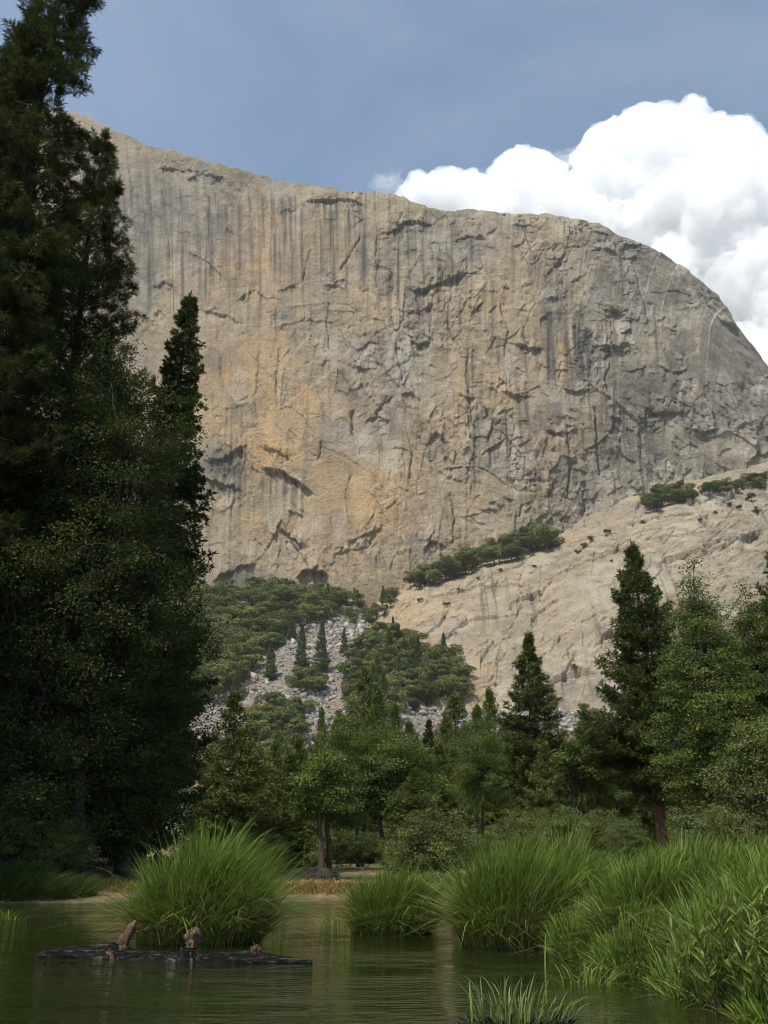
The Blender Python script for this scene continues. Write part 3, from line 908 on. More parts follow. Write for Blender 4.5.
M['water'] = t_.surf(t_.n('ShaderNodeMixShader', {0: fr, 1: body, 2: gl}).outputs[0])
g = Geo()
g.add([(-90, -60, 0), (14, -60, 0), (14, 40, 0), (-90, 40, 0)], [(0, 1, 2, 3)])
water = g.build('river_water', M['water'])
tag(water, 'rippled dark green river surface', 'water', kind='structure')


# ------------------------------------------------------------------ trees
def conifer(H, Rb, base, nper=5, gap=0.6, droop=-0.2, up=0.35, tuft=12, nl=0.24, nw=0.025, trunk_r=0.35, prof=None, seed=1, flat=0.6, twigs=1.0, lean=0.0, dens=1.0, sp=0.75):
    """trunk and crown geometry of one conifer, z up from 0; foliage is many needles on side twigs"""
    r = np.random.default_rng(seed)
    gt, gc = Geo(), Geo()
    zz = np.linspace(0, H * 0.985, 14)
    bend = np.stack([lean * (zz / H) ** 2 * H + 0.12 * np.sin(zz * 0.4 + seed), 0.1 * np.sin(zz * 0.33 + 2 * seed), zz], -1)
    tube(gt, bend, trunk_r * (1 - zz / H) ** 0.85 + 0.02, 9, rough=0.05, seed=seed)
    prof = prof or (lambda u: (1 - u) ** 0.8 * min(1, 0.35 + u * 4))
    tc, td, tt, ts = [], [], [], []
    z = base
    while z < H * 0.985:
        u = (z - base) / (H - base)
        for k in range(nper):
            L = Rb * prof(u) * r.uniform(0.55, 1.12)
            if r.random() > dens or L < 0.05:
                continue
            az = r.uniform(0, 2 * np.pi)
            z0 = z + r.uniform(-gap / 2, gap / 2)
            el = droop + (up - droop) * u ** 1.2 + r.uniform(-0.18, 0.18)
            h = np.array([math.cos(az), math.sin(az), 0])
            q = np.linspace(0, 1, 6)[:, None]
            sag = -0.10 * L * np.sin(np.pi * q) * (1 - u) + 0.14 * L * q ** 2.5
            bx0 = np.array([np.interp(z0, zz, bend[:, 0]), np.interp(z0, zz, bend[:, 1]), z0])
            pts = bx0 + h * L * q * math.cos(el) + np.array([0, 0, 1.0]) * (L * q * math.sin(el) + sag)
            tube(gt, pts, (0.012 + 0.016 * L) * (1 - 0.85 * q[:, 0]), 4)
            ct = r.random()
            side = np.array([-h[1], h[0], 0])
            m = max(3, int(L * 5.5 * twigs))
            for i in range(m):
                f = 0.18 + 0.82 * (i + r.random()) / m
                p0 = np.array([np.interp(f, q[:, 0], pts[:, j]) for j in range(3)])
                sg = 1 if i % 2 else -1
                tl = (0.10 + 0.34 * L * (1 - f) + 0.12 * L * r.random()) * (0.55 if u > .85 else 1)
                dd = unit(h * r.uniform(0.4, 1.0) + side * sg * r.uniform(0.35, 1.0) + np.array([0, 0, r.uniform(-0.25, 0.35)]))
                kk = max(1, int(tl / (nl * sp)))
                for j in range(kk):
                    tc.append(p0 + dd * tl * (j + 1) / kk)
                    td.append(dd)
                    tt.append(ct * 0.6 + 0.4 * r.random())
                    ts.append(1.0)
            tc.append(pts[-1])
            td.append(h * 0.8 + np.array([0, 0, 0.4]))
            tt.append(ct)
            ts.append(1.1)
        z += gap * r.uniform(0.8, 1.2) * (1 - 0.35 * u)
    for k in range(6):
        tc.append(bend[-1] + np.array([0, 0, H * 0.015 - k * 0.18]))
        td.append(np.array([0, 0, 1.0]))
        tt.append(0.6)
        ts.append(0.9)
    tc, td, tt, ts = np.array(tc), unit(np.array(td)), np.array(tt), np.array(ts)
    n = len(tc)
    c = np.repeat(tc, tuft, 0) + r.normal(scale=nl * 0.18, size=(n * tuft, 3))
    d = unit(np.repeat(td, tuft, 0) * 0.75 + rdir(n * tuft, r) * np.array([1, 1, flat]))
    cards(gc, c, d, rdir(n * tuft, r), nl * r.uniform(0.6, 1.2, n * tuft), nw * r.uniform(0.7, 1.3, n * tuft), np.repeat(tt, tuft))
    return gt, gc


def broadleaf(H, lobes, n_clump, per, lsize, crad, trunk_r, base=0.3, seed=1, stems=1, flat=0.55, up=0.7, spread=0.0, shell=0.55):
    """lobes: list of (x, y, z, rx, rz) in metres"""
    r = np.random.default_rng(seed)
    gt, gc = Geo(), Geo()
    lobes = np.array(lobes, float)
    wts = lobes[:, 3] ** 2 * lobes[:, 4]
    wts = wts / wts.sum()
    hubs = []
    for sidx in range(stems):
        a = 2 * np.pi * sidx / max(stems, 1) + r.uniform(0, 1)
        b0 = np.array([math.cos(a), math.sin(a), 0]) * (0.12 + trunk_r) * (stems > 1)
        fk = np.array([math.cos(a) * spread * (stems > 1) + r.uniform(-.15, .15), math.sin(a) * spread * (stems > 1) + r.uniform(-.15, .15), H * base * r.uniform(0.9, 1.1)])
        q = np.linspace(0, 1, 6)[:, None]
        pts = b0 + (fk - b0) * q + np.array([0.1, 0.06, 0]) * np.sin(q * 5 + sidx) * q
        pts[0, 2] = -0.3
        tube(gt, pts, trunk_r * (1.25 - 0.45 * q[:, 0]) / math.sqrt(stems), 8, rough=0.06, seed=seed)
        hubs.append(pts[-1])
    hubs = np.array(hubs)
    lc = lobes[:, :3]
    ends = []
    for i, c in enumerate(lc):
        hb = hubs[np.argmin(np.linalg.norm(hubs - c, axis=1))]
        q = np.linspace(0, 1, 6)[:, None]
        mid = (hb + c) / 2 + np.array([0, 0, -0.12 * np.linalg.norm(c - hb)]) + r.normal(size=3) * 0.08 * np.linalg.norm(c - hb)
        pts = hb * (1 - q) ** 2 + mid * 2 * q * (1 - q) + c * q ** 2
        tube(gt, pts, trunk_r * 0.55 * (1 - 0.75 * q[:, 0]) / math.sqrt(stems), 5)
        ends.append(pts)
    idx = r.choice(len(lobes), n_clump, p=wts)
    dirs = rdir(n_clump, r)
    rad = r.uniform(shell, 1.05, n_clump) ** 0.7
    cc = lc[idx] + dirs * rad[:, None] * np.stack([lobes[idx, 3], lobes[idx, 3], lobes[idx, 4]], -1)
    for i in range(n_clump):
        if r.random() < 0.45:
            p = ends[idx[i]][r.integers(2, 6)]
            q = np.linspace(0, 1, 4)[:, None]
            pts = p + (cc[i] - p) * q + np.array([0, 0, 0.12]) * np.sin(q * np.pi) * np.linalg.norm(cc[i] - p)
            tube(gt, pts, trunk_r * 0.10 * (1.1 - q[:, 0]), 3)
    n = n_clump * per
    cl = np.repeat(r.uniform(0.0, 1.0, n_clump), per)
    off = rdir(n, r) * (r.random((n, 1)) ** 0.5) * np.array([1, 1, flat]) * np.repeat(crad * r.uniform(0.6, 1.25, n_clump), per)[:, None]
    c = np.repeat(cc, per, 0) + off
    d = unit(off + 0.6 * rdir(n, r) * crad)
    nr = unit(0.8 * rdir(n, r) + np.array([0, 0, up]) + 0.7 * np.repeat(dirs, per, 0) + 0.4 * off / crad)
    cards(gc, c, d, nr, lsize * r.uniform(0.6, 1.3, n), lsize * r.uniform(0.45, 0.75, n), cl)
    return gt, gc


def make_tree(name, geo, bark, leaf, label, cat='tree', group=None):
    e = empty(name)
    gt, gc = geo
    a = gt.build('trunk', bark, e, smooth=True)
    b = gc.build('crown', leaf, e)
    KIDS[e.name] = [a, b]
    return tag(e, label, cat, group)


def put(o, px, Y, rz=0.0, sc=1.0, py=None):
    p = at(px, 862 if py is None else py, Y)
    o.location = (p[0], Y, float(ground_h(p[0], Y)) - 0.05)
    o.rotation_euler = (0, 0, rz)
    o.scale = (sc, sc, sc) if not isinstance(sc, tuple) else sc
    return o


def spot(px, Y):
    p = at(px, 862, Y)
    return (p[0], Y, float(ground_h(p[0], Y)) - 0.05)


def height(px, py, Y):
    """height of a tree on the ground at distance Y whose top shows at that pixel row"""
    p = at(px, py, Y)
    return p[2] - float(ground_h(p[0], Y))


def lobeset(Rx, z0, z1, n, seed, rr=0.42, zr=0.3, top=0.7, cone=False):
    r = np.random.default_rng(seed)
    L = [(0, 0, z0 + (z1 - z0) * 0.5, Rx * 0.55, (z1 - z0) * 0.36)]
    for i in range(n):
        u = (i + 0.5) / n
        z = z0 + (z1 - z0) * (0.12 + 0.80 * u)
        w_ = Rx * (1 - abs(u - 0.42) ** 1.6 * top * 2) * 0.62
        if cone:
            w_ = Rx * 0.72 * min(1, (1 - u) ** 0.75 * 1.15) * (0.75 + 0.25 * min(1, u * 4))
        a = i * 2.4 + r.uniform(-.4, .4)
        if cone:
            q_ = 0.35 + 0.65 * (1 - u)
            L.append((w_ * math.cos(a), w_ * math.sin(a), z, Rx * rr * q_ * r.uniform(.8, 1.2), (z1 - z0) * zr * 0.5 * r.uniform(.8, 1.2)))
            continue
        L.append((w_ * math.cos(a), w_ * math.sin(a), z, Rx * rr * r.uniform(.8, 1.2), (z1 - z0) * zr * 0.5 * r.uniform(.8, 1.2)))
    return L


# --- big dark trees of the left bank
def basepx(px, py):
    """pixel column of the foot of an upright trunk whose top is at that pixel"""
    vp = 512 - F * cp / sp
    return 384 + (px - 384) * (862 - vp) / (py - vp)


pineprof = lambda u: (1 - u) ** 0.62 * min(1, 0.6 + u * 2.5)
HP1 = height(45, -190, 33)
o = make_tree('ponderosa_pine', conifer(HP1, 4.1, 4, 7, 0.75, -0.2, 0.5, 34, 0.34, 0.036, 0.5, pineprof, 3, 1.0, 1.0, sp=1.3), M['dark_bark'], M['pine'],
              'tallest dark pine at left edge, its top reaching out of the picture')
put(o, basepx(40, 100), 33, 0.5)
pineL = o
HP2 = height(105, 133, 40)
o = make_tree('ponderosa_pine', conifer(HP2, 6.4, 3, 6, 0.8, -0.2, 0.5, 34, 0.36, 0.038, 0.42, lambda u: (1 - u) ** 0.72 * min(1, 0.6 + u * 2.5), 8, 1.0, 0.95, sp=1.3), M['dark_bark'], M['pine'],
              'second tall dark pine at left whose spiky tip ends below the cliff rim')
put(o, basepx(105, 133), 40, 2.0)
pine2 = o
cedprof = lambda u: 1.0 * (1 - u) ** 0.6 * min(1, 0.6 + u * 3)
HC = height(184, 294, 46)
o = make_tree('incense_cedar', conifer(HC, 3.5, 0.8, 6, 0.55, -0.1, 0.7, 18, 0.26, 0.07, 0.45, cedprof, 13, 0.7, 0.95), M['bark'], M['cedar'],
              'narrow dark cedar with pointed top standing right of the left bank pines')
put(o, basepx(184, 294) + 6, 46, 1.0)
cedar0 = o
Hq = height(135, 350, 35)
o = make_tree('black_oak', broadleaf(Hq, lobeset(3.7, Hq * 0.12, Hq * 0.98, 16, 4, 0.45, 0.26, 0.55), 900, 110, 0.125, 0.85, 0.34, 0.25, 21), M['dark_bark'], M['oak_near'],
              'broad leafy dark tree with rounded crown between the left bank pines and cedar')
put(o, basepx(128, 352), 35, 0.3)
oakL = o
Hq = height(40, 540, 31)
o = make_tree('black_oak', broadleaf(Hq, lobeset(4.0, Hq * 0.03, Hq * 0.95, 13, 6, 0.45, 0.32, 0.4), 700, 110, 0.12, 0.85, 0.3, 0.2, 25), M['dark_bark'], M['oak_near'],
              'low dark leafy tree leaning over the left bank at water edge')
put(o, 8, 34, 0.3)
oak2 = o
copy_thing(oak2, spot(122, 40), 2.4, 0.95, 'smaller dark leafy tree in deep shade at the foot of the narrow cedar')
copy_thing(oak2, spot(75, 37), 1.4, 1.0, 'dark leafy tree low in the middle of the left bank shade')
copy_thing(cedar0, spot(60, 48), 2.1, 0.86, 'dark cedar hidden in shade behind the leafy trees of the left bank')
copy_thing(oakL, spot(-20, 42), 4.0, 1.05, 'dark leafy tree growing behind the tallest pine at left edge')
copy_thing(pine2, spot(basepx(22, 40), 38), 4.0, (.85, .85, height(22, 20, 38) / HP2), 'dark pine behind and right of the tallest pine at left edge')
# the same wood goes on to the left and keeps these trees in shade
for i, (x, y, k, sc_, rz) in enumerate([(-24, 30, 0, 1, 1), (-19, 24, 1, 1.1, 2), (-28, 22, 0, 1, 3), (-21, 38, 1, 1.1, 4), (-26, 42, 2, 1, 2), (-17.5, 28.8, 1, .8, 0), (-22, 33, 2, 1, 1), (-34, 33, 0, .95, 5), (-30, 14, 0, .9, 2)]):
    copy_thing([pineL, oakL, cedar0][k], (x, y, float(ground_h(x, y))), rz, sc_, 'dark tree of the wood on the left bank beyond the picture edge', 'wood beyond the left picture edge')

# --- trees of the far bank
firprof = lambda u: (1 - u) ** 0.9 * min(1, 0.5 + u * 5)
H_ = height(232, 692, 62)
o = make_tree('young_fir', conifer(H_, 4.4, 0.6, 7, 0.42, -0.25, 0.5, 9, 0.32, 0.075, 0.2, firprof, 31, 0.7, 0.9), M['bark'], M['fir'],
              'bushy young fir standing alone right of the dark left bank trees')
put(o, basepx(236, 690), 62, 0.2)
fir0 = o
H_ = height(527, 633, 85)
o = make_tree('dark_pine', conifer(H_, 6.3, 1.5, 7, 0.62, -0.35, 0.45, 12, 0.42, 0.095, 0.3, lambda u: (1 - u) ** 1.05 * min(1, 0.45 + u * 3), 37, 0.7, 0.95), M['bark'], M['pine_far'],
              'dark layered pine with pointed top standing before the pale slab')
put(o, basepx(527, 633), 85, 0.4)
dpine = o
H_ = height(640, 543, 66)
o = make_tree('tall_pine', conifer(H_, 6.2, 4.0, 7, 0.55, -0.15, 0.5, 14, 0.36, 0.075, 0.42, lambda u: (1 - u) ** 0.95 * min(1, 0.45 + u * 2.5), 41, 0.9, 1.0), M['pine_bark'], M['pine_far'],
              'tall pine with narrow dark tip and bare reddish trunk at right bank')
put(o, 667, 66, 0.9)
tpine = o
o = copy_thing(tpine, spot(basepx(776, 530), 64), 2.2, (1.0, 1.0, 1.03), 'pine at right picture edge of which only branch ends show')
Hq = height(690, 556, 58)
o = make_tree('cottonwood', broadleaf(Hq, lobeset(3.9, Hq * 0.1, Hq * 1.0, 24, 9, 0.42, 0.2, 0.8, True), 950, 84, 0.15, 0.85, 0.3, 0.3, 45, flat=.4), M['dark_bark'], M['alder'],
              'tall leafy cottonwood with pointed crown just right of the tall pine')
put(o, basepx(690, 556), 58, 0.1)
cot = o
o = copy_thing(cot, spot(basepx(742, 574), 62), 2.7, (1.0, 1.0, 0.97), 'second tall cottonwood with loose crown near the right picture edge')
ga = Geo()
r_ = np.random.default_rng(5)
for k in range(5):
    c0 = np.array([r_.normal() * 1.5, r_.uniform(-3, -2.0), Hq * r_.uniform(0.35, 0.75)])
    cc = c0 + r_.normal(size=(14, 3)) * 0.22
    cards(ga, cc, rdir(14, r_), rdir(14, r_), np.full(14, .2), np.full(14, .13), np.full(14, .5))
a_ = ga.build('autumn_leaves', M['autumn'], cot)
Hq = height(750, 716, 34)
o = make_tree('young_alder', broadleaf(Hq, lobeset(2.0, Hq * 0.08, Hq * 0.97, 9, 12, 0.42, 0.32, 0.8), 420, 50, 0.105, 0.45, 0.09, 0.2, 47, 3, spread=.5, flat=.5), M['pale_bark'], M['willow'],
              'light green bushy young tree at right edge behind the sedge')
put(o, basepx(750, 716), 34, 0.1)
yald = o
Hq = height(322, 742, 40)
o = make_tree('slender_alder', broadleaf(Hq, lobeset(1.75, Hq * 0.36, Hq * 0.97, 9, 14, 0.42, 0.26, 0.6), 240, 90, 0.11, 0.6, 0.17, 0.45, 51, 2, spread=.35, flat=.34), M['bark'], M['alder'],
              'slender twin stemmed alder on the brown far bank')
put(o, 326, 40, 0.3)
ald = o
Hq = height(392, 728, 52)
o = make_tree('leafy_alder', broadleaf(Hq, lobeset(2.7, Hq * 0.28, Hq * 0.97, 12, 16, 0.42, 0.26, 0.5), 460, 90, 0.125, 0.8, 0.18, 0.4, 53, 2, spread=.8, flat=.34), M['bark'], M['alder'],
              'wide leafy alder right of the slender twin stemmed one')
put(o, 392, 52, 0.3)
alw = o
for px_, Y_, rz, sc_, lb in [(360, 60, 1.2, (.95, .95, 1.25), 'leafy alder filling the gap behind the slender twin stemmed one'), 
                             (482, 62, 4.2, (.7, .7, 1.15), 'low leafy alder left of the dark layered pine'),
                             (616, 78, 0.5, (.8, .8, 1.3), 'leafy alder between the vase shaped tree and the tall pine'), (562, 110, 3.5, (.9, .9, 1.5), 'leafy tree behind the dark layered pine, on its right')]:
    copy_thing(alw, spot(px_, Y_), rz, sc_, lb)
Hq = height(588, 735, 72)
o = make_tree('vase_shaped_tree', broadleaf(Hq, lobeset(2.3, Hq * 0.5, Hq * 0.96, 8, 18, 0.42, 0.22, 0.5), 200, 46, 0.22, 0.6, 0.2, 0.22, 57, 4, spread=.5), M['dark_bark'], M['alder'],
              'vase shaped tree with bare forked stems between dark pine and tall pine')
put(o, 587, 72, 0.3)
Hc = height(430, 718, 105)
o = copy_thing(cedar0, spot(431, 105), 0.7, (0.62, 0.62, Hc / height(184, 294, 46)), 'dark narrow cedar with sharp tip among the alders, the taller of two')
o = copy_thing(cedar0, spot(418, 112), 1.9, (0.45, 0.45, height(418, 735, 112) / height(184, 294, 46)), 'dark narrow cedar with sharp tip among the alders, the shorter of two')
Hf0 = height(232, 692, 62)
for px_, py_, Y_, wsc, rz, lb in [(460, 694, 110, 1.52, 1, 'broad pale green fir left of the dark layered pine, the widest there'), (482, 706, 118, 1.20, 2, 'middle one of three pale firs left of the dark layered pine'),
                                  (495, 690, 135, 1.36, 3, 'slim fir touching the left side of the dark layered pine'), (362, 668, 150, 1.84, 4, 'tall fir rising above the alders below the oak covered hump'),
                                  (318, 708, 190, 1.20, 5, 'slim fir standing against the grey rubble slope above the alders'), (345, 730, 130, 1.28, 0, 'fir top just left of the tall fir above the alders'),
                                  (206, 742, 95, 0.80, 1, 'small fir peeping out between the narrow cedar and lone young fir'), (395, 705, 165, 1.60, 2, 'fir crown right of the tall fir above the alders')]:
    hh_ = height(px_, py_, Y_) / Hf0
    copy_thing(fir0, spot(px_, Y_), rz, (wsc, wsc, hh_), lb)
for px_, py_, Y_, wsc, rz, lb in [(545, 742, 76, .8, 1, 'small fir right of the dark layered pine and left of the vase shaped tree'), (620, 722, 92, 1.0, 2, 'fir close behind the tall pine on its left'),
                                  (452, 748, 72, .75, 3, 'small fir in front of the broad pale green fir'), (712, 700, 84, 1.2, 4, 'fir behind the two cottonwoods'), (275, 742, 88, .9, 5, 'fir close behind the lone young fir on its right')]:
    copy_thing(fir0, spot(basepx(px_, py_), Y_), rz, (wsc, wsc, height(px_, py_, Y_) / Hf0), lb)
for px_, py_, Y_, wsc, rz, lb in [(340, 712, 96, 1.0, 1, 'fir with a rounded top just left of the tall fir above the alders'), (378, 690, 120, 1.4, 2, 'fir touching the right side of the tall fir above the alders'),
                                  (408, 722, 88, .9, 3, 'fir left of the two dark narrow cedars'), (445, 716, 100, 1.0, 4, 'fir right of the two dark narrow cedars'), (506, 722, 98, 1.0, 5, 'fir close in front of the dark layered pine on its left'),
                                  (292, 752, 66, .8, 1.2, 'fir between the lone young fir and the slender alder'), (438, 744, 66, .8, 2.2, 'fir in front of the two dark narrow cedars'), (414, 768, 50, .6, 2.9, 'short fir close to the wide leafy alder on its right'), (300, 738, 84, .85, 0, 'fir left of the slim fir on the rubble'), (580, 728, 100, 1.1, 2.5, 'fir behind the vase shaped tree'), (668, 640, 80, 1.2, 3.5, 'fir in the gap right of the tall pine')]:
    copy_thing(fir0, spot(basepx(px_, py_), Y_), rz, (wsc, wsc, height(px_, py_, Y_) / Hf0), lb)
# valley wood behind
protos = [(fir0, Hf0), (alw, height(392, 728, 52)), (dpine, height(527, 633, 85))]
r_ = np.random.default_rng(77)
cnt = 0
for i in range(110):
    Y_ = r_.uniform(95, 420)
    px_ = r_.uniform(195, 830)
    lim = 728 if px_ < 560 else 705
    topy = lim + 75 * r_.random() ** 1.3
    k = r_.choice(3, p=[.58, .26, .16])
    hh_ = height(px_, topy, Y_)
    if hh_ < 6 or hh_ > 42:
        continue
    src, h0 = protos[k]
    q_ = hh_ / h0
    copy_thing(src, spot(px_, Y_), r_.uniform(0, 6.28), (q_ * r_.uniform(.7, 1.2), q_ * r_.uniform(.7, 1.2), q_), 'dark green tree of the dense valley wood between river trees and rubble slope', 'trees of the valley wood')
    cnt += 1
# snag
gs = Geo()
hs_ = height(566, 690, 140)
zz = np.linspace(0, hs_, 10)
tube(gs, np.stack([zz * 0.01, zz * 0, zz], -1), 0.28 * (1 - zz / hs_) + 0.05, 6)
gb = Geo()
for k in range(60):
    z = hs_ * (0.35 + 0.62 * k / 60)
    a = r_.uniform(0, 6.28)
    L = (hs_ - z) * 0.16 + 0.5
    q = np.linspace(0, 1, 4)[:, None]
    tube(gb, np.array([0, 0, z]) + np.array([math.cos(a), math.sin(a), 0.1]) * L * q, 0.06 * (1.1 - q[:, 0]), 3, tint=r_.random())
    nn = 14
    cc = np.array([0, 0, z]) + np.array([math.cos(a), math.sin(a), 0.1]) * L * r_.uniform(.3, 1, (nn, 1))
    cards(gb, cc, rdir(nn, r_) - [0, 0, .5], rdir(nn, r_), np.full(nn, .5), np.full(nn, .05), r_.random(nn))
e = tag(empty('dead_tree', spot(566, 140)), 'thin dead reddish conifer right of the dark layered pine', 'tree')
gs.build('trunk', M['pale_bark'], e)
gb.build('twigs', M['dead_twig'], e)

# shrubs of the understory
Hq = 2.6
o = make_tree('willow_shrub', broadleaf(Hq, lobeset(1.5, 0.3, Hq * 0.95, 9, 22, 0.5, 0.4, 0.5), 260, 50, 0.085, 0.36, 0.05, 0.15, 61, 5, spread=.4), M['bark'], M['willow'],
              'grey green shrub on the bank right of the smallest sedge clump', 'shrub')
put(o, 432, 33, 0)
shr = o
SH = [(262, 40, 1.2, 'shrub behind the right side of the left sedge clump'), (285, 48, .8, 'small shrub on the brown bank left of the slender alder'), (478, 44, 1.3, 'shrub behind the left shoulder of the middle sedge clump'),
      (520, 46, 1.5, 'willow shrub behind the top of the middle sedge clump'), (560, 50, 1.6, 'willow shrub just below the vase shaped tree'), (602, 47, 1.5, 'shrub left of the reddish pine trunk'),
      (630, 44, 1.2, 'shrub at the left foot of the reddish pine trunk'), (700, 42, 1.5, 'shrub right of the reddish pine trunk'), (728, 30, 1.1, 'shrub under the light green young tree at right'),
      (400, 48, 1.0, 'shrub behind the smallest sedge clump'), (365, 58, 1.3, 'shrub under the alders right of the twin stems'), (235, 50, 1.3, 'shrub under the lone young fir')]
for i, (px_, Y_, sc_, lb) in enumerate(SH):
    copy_thing(shr, spot(px_, Y_), i * 1.3, sc_ * .6, lb)
for i in range(16):
    px_, Y_ = r_.uniform(-60, 95), r_.uniform(32, 38)
    copy_thing(shr, spot(px_, Y_), i * 1.7, r_.uniform(.5, 1.0), 'shadowy shrub in the deep shade of the left bank', 'shrubs in the shade of the left bank')
for i in range(16):
    px_, Y_ = r_.uniform(205, 800), r_.uniform(62, 150)
    copy_thing(shr, spot(px_, Y_), i * 1.1, r_.uniform(.7, 1.4), 'shadowy shrub of the undergrowth beneath the far bank trees', 'undergrowth shrubs under the far bank trees')
print('trees', time.time() - T0, 'wood', cnt)


# ------------------------------------------------------------------ hillside trees
def hill_crown(seed, Rx, H, n, lsz, flat=0.75):
    r = np.random.default_rng(seed)
    g = Geo()
    tube(g, np.array([(0, 0, -1.5), (0.1, 0, H * 0.3), (0.2, 0.1, H * 0.6)]), np.array([0.35, 0.3, 0.15]), 5, mat=1)
    nb = 9
    lob = np.concatenate([r.normal(size=(nb, 2)) * Rx * 0.42, (H * r.uniform(0.42, 0.78, (nb, 1)))], 1)
    lr = Rx * r.uniform(0.35, 0.6, nb)
    i = r.choice(nb, n)
    d = rdir(n, r)
    d[:, 2] = np.abs(d[:, 2]) * np.where(r.random(n) < 0.8, 1, -1)
    c = lob[i] + d * (lr[i] * r.uniform(0.75, 1.05, n))[:, None] * np.array([1, 1, flat])
    nr = unit(d + 0.8 * rdir(n, r))
    td = unit(np.cross(nr, rdir(n, r)))
    cards(g, c - td * lsz * .5, td, nr, lsz * r.uniform(.6, 1.3, n), lsz * r.uniform(.5, .9, n), (0.55 * (r.random(nb)[i]) + 0.45 * r.random(n)))
    return g


oaks = []
for k in range(5):
    me = hill_crown(100 + k, [5.5, 6.5, 5, 6, 4.5][k], [10, 11, 9.5, 12, 9][k], 2100, 0.8).mesh('hillside_oak', [M['oak_hill'], M['bark']])
    oaks.append(me)
firs = []
for k in range(3):
    H_ = [34, 28, 38][k]
    gt, gc = conifer(H_, [7, 6, 7.5][k], 2, 7, 1.3, -0.3, 0.4, 5, 1.2, 0.42, 0.5, firprof, 200 + k, 0.6, 0.42)
    nv = gt.n
    gg = Geo()
    gg.add(np.concatenate(gt.v), np.concatenate(gt.q), mat=1)
    gg.add(np.concatenate(gc.v), np.concatenate(gc.q), tint=np.concatenate(gc.tint))
    firs.append((gg.mesh('hillside_fir', [M['fir'], M['bark']]), H_))


def inpoly(x, y, poly):
    c = False
    n = len(poly)
    for i in range(n):
        x1, y1 = poly[i]
        x2, y2 = poly[(i + 1) % n]
        if (y1 > y) != (y2 > y) and x < (x2 - x1) * (y - y1) / (y2 - y1) + x1:
            c = not c
    return c


def plant(me, px, py, sc, name, label, cat, group=None, which=None):
    h = hit(px, py, which)
    if h is None:
        return None
    o = bpy.data.objects.new(name, me)
    COL.objects.link(o)
    o.location = (h.x, h.y, h.z - 0.6)
    o.rotation_euler = (0, 0, random.uniform(0, 6.28))
    o.scale = (sc * random.uniform(.9, 1.15), sc * random.uniform(.9, 1.15), sc)
    return tag(o, label, cat, group)


def forest(poly, n, name, label, group, smin, smax, mind, dy=5):
    xs_, ys_ = [p[0] for p in poly], [p[1] for p in poly]
    pts, tries = [], 0
    while len(pts) < n and tries < 8000:
        tries += 1
        x, y = random.uniform(min(xs_), max(xs_)), random.uniform(min(ys_), max(ys_))
        if inpoly(x, y, poly) and all((x - a) ** 2 + (2 * (y - b)) ** 2 > mind ** 2 for a, b in pts):
            pts.append((x, y))
    for x, y in pts:
        plant(random.choice(oaks), x, y + dy, random.uniform(smin, smax), name, label, 'tree', group)
    return len(pts)


nf = 0
nf += forest([(190, 598), (225, 592), (262, 590), (300, 588), (330, 584), (346, 596), (338, 618), (322, 622), (300, 622), (284, 632), (268, 652), (250, 668), (236, 684), (205, 700), (190, 700)], 150, 'hillside_oak', 'oak of the thick wood on the upper left slope below the cliff', 'oaks of the upper left slope', 1.4, 2.3, 7)
nf += forest([(356, 645), (372, 632), (395, 635), (430, 648), (455, 662), (466, 682), (462, 698), (430, 702), (410, 712), (380, 722), (355, 715), (350, 690)], 85, 'hillside_oak', 'oak of the rounded wooded hump beside the pale slab', 'oaks of the wooded hump', 1.3, 1.9, 8)
nf += forest([(252, 716), (262, 702), (290, 698), (306, 712), (306, 735), (296, 752), (292, 790), (250, 800), (240, 760)], 45, 'hillside_oak', 'oak of the clump growing down the middle of the rubble slope', 'oaks of the rubble slope clump', 1.2, 1.8, 9)
nf += forest([(296, 684), (308, 676), (322, 682), (324, 692), (300, 694)], 7, 'hillside_oak', 'oak of the small round clump alone on the grey rubble', 'oaks of the round clump on the rubble', 1.2, 1.5, 7, 3)
nf += forest([(404, 584), (430, 570), (455, 558), (480, 548), (520, 538), (552, 536), (555, 547), (520, 556), (480, 566), (440, 580), (410, 588)], 60, 'ledge_oak', 'oak of the dense row along the ledge above the pale slab', 'oaks of the ledge row', 1.7, 2.5, 5, 5)
nf += forest([(648, 504), (660, 492), (676, 488), (694, 490), (695, 499), (672, 504), (655, 509)], 16, 'ledge_oak', 'oak of the compact clump on the slab top under the right wall', 'oaks of the compact slab clump', 1.3, 1.8, 6, 4)
nf += forest([(704, 488), (730, 484), (764, 478), (766, 486), (735, 490), (708, 494)], 14, 'ledge_oak', 'oak of the thin row under the right shoulder of the wall', 'oaks of the thin right row', 1.0, 1.6, 6, 3)
nf += forest([(345, 600), (362, 585), (385, 583), (400, 590), (392, 606), (370, 625), (350, 630)], 22, 'gully_oak', 'oak scattered in the gully between wooded slope and slab', 'oaks of the gully', 0.8, 1.5, 9, 4)
for i, (x, y, s_) in enumerate([(592, 540, .5), (584, 546, .4), (607, 532, .45), (578, 552, .35), (740, 508, .5), (752, 500, .7), (700, 520, .3), (716, 512, .3), (447, 605, .35), (478, 578, .35), (500, 570, .3), (575, 668, .35), (626, 560, .3), (642, 522, .3),
                                (596, 722, 1.0), (586, 712, .6), (460, 590, .3), (730, 505, .4), (758, 512, .5), (612, 560, .25), (534, 566, .3), (420, 600, .3)]):
    plant(oaks[i % 5], x, y + 2, s_ * 1.5, 'rock_shrub', 'small dark shrub rooted in a crack of the pale granite slab', 'shrub', 'shrubs on the pale slab')
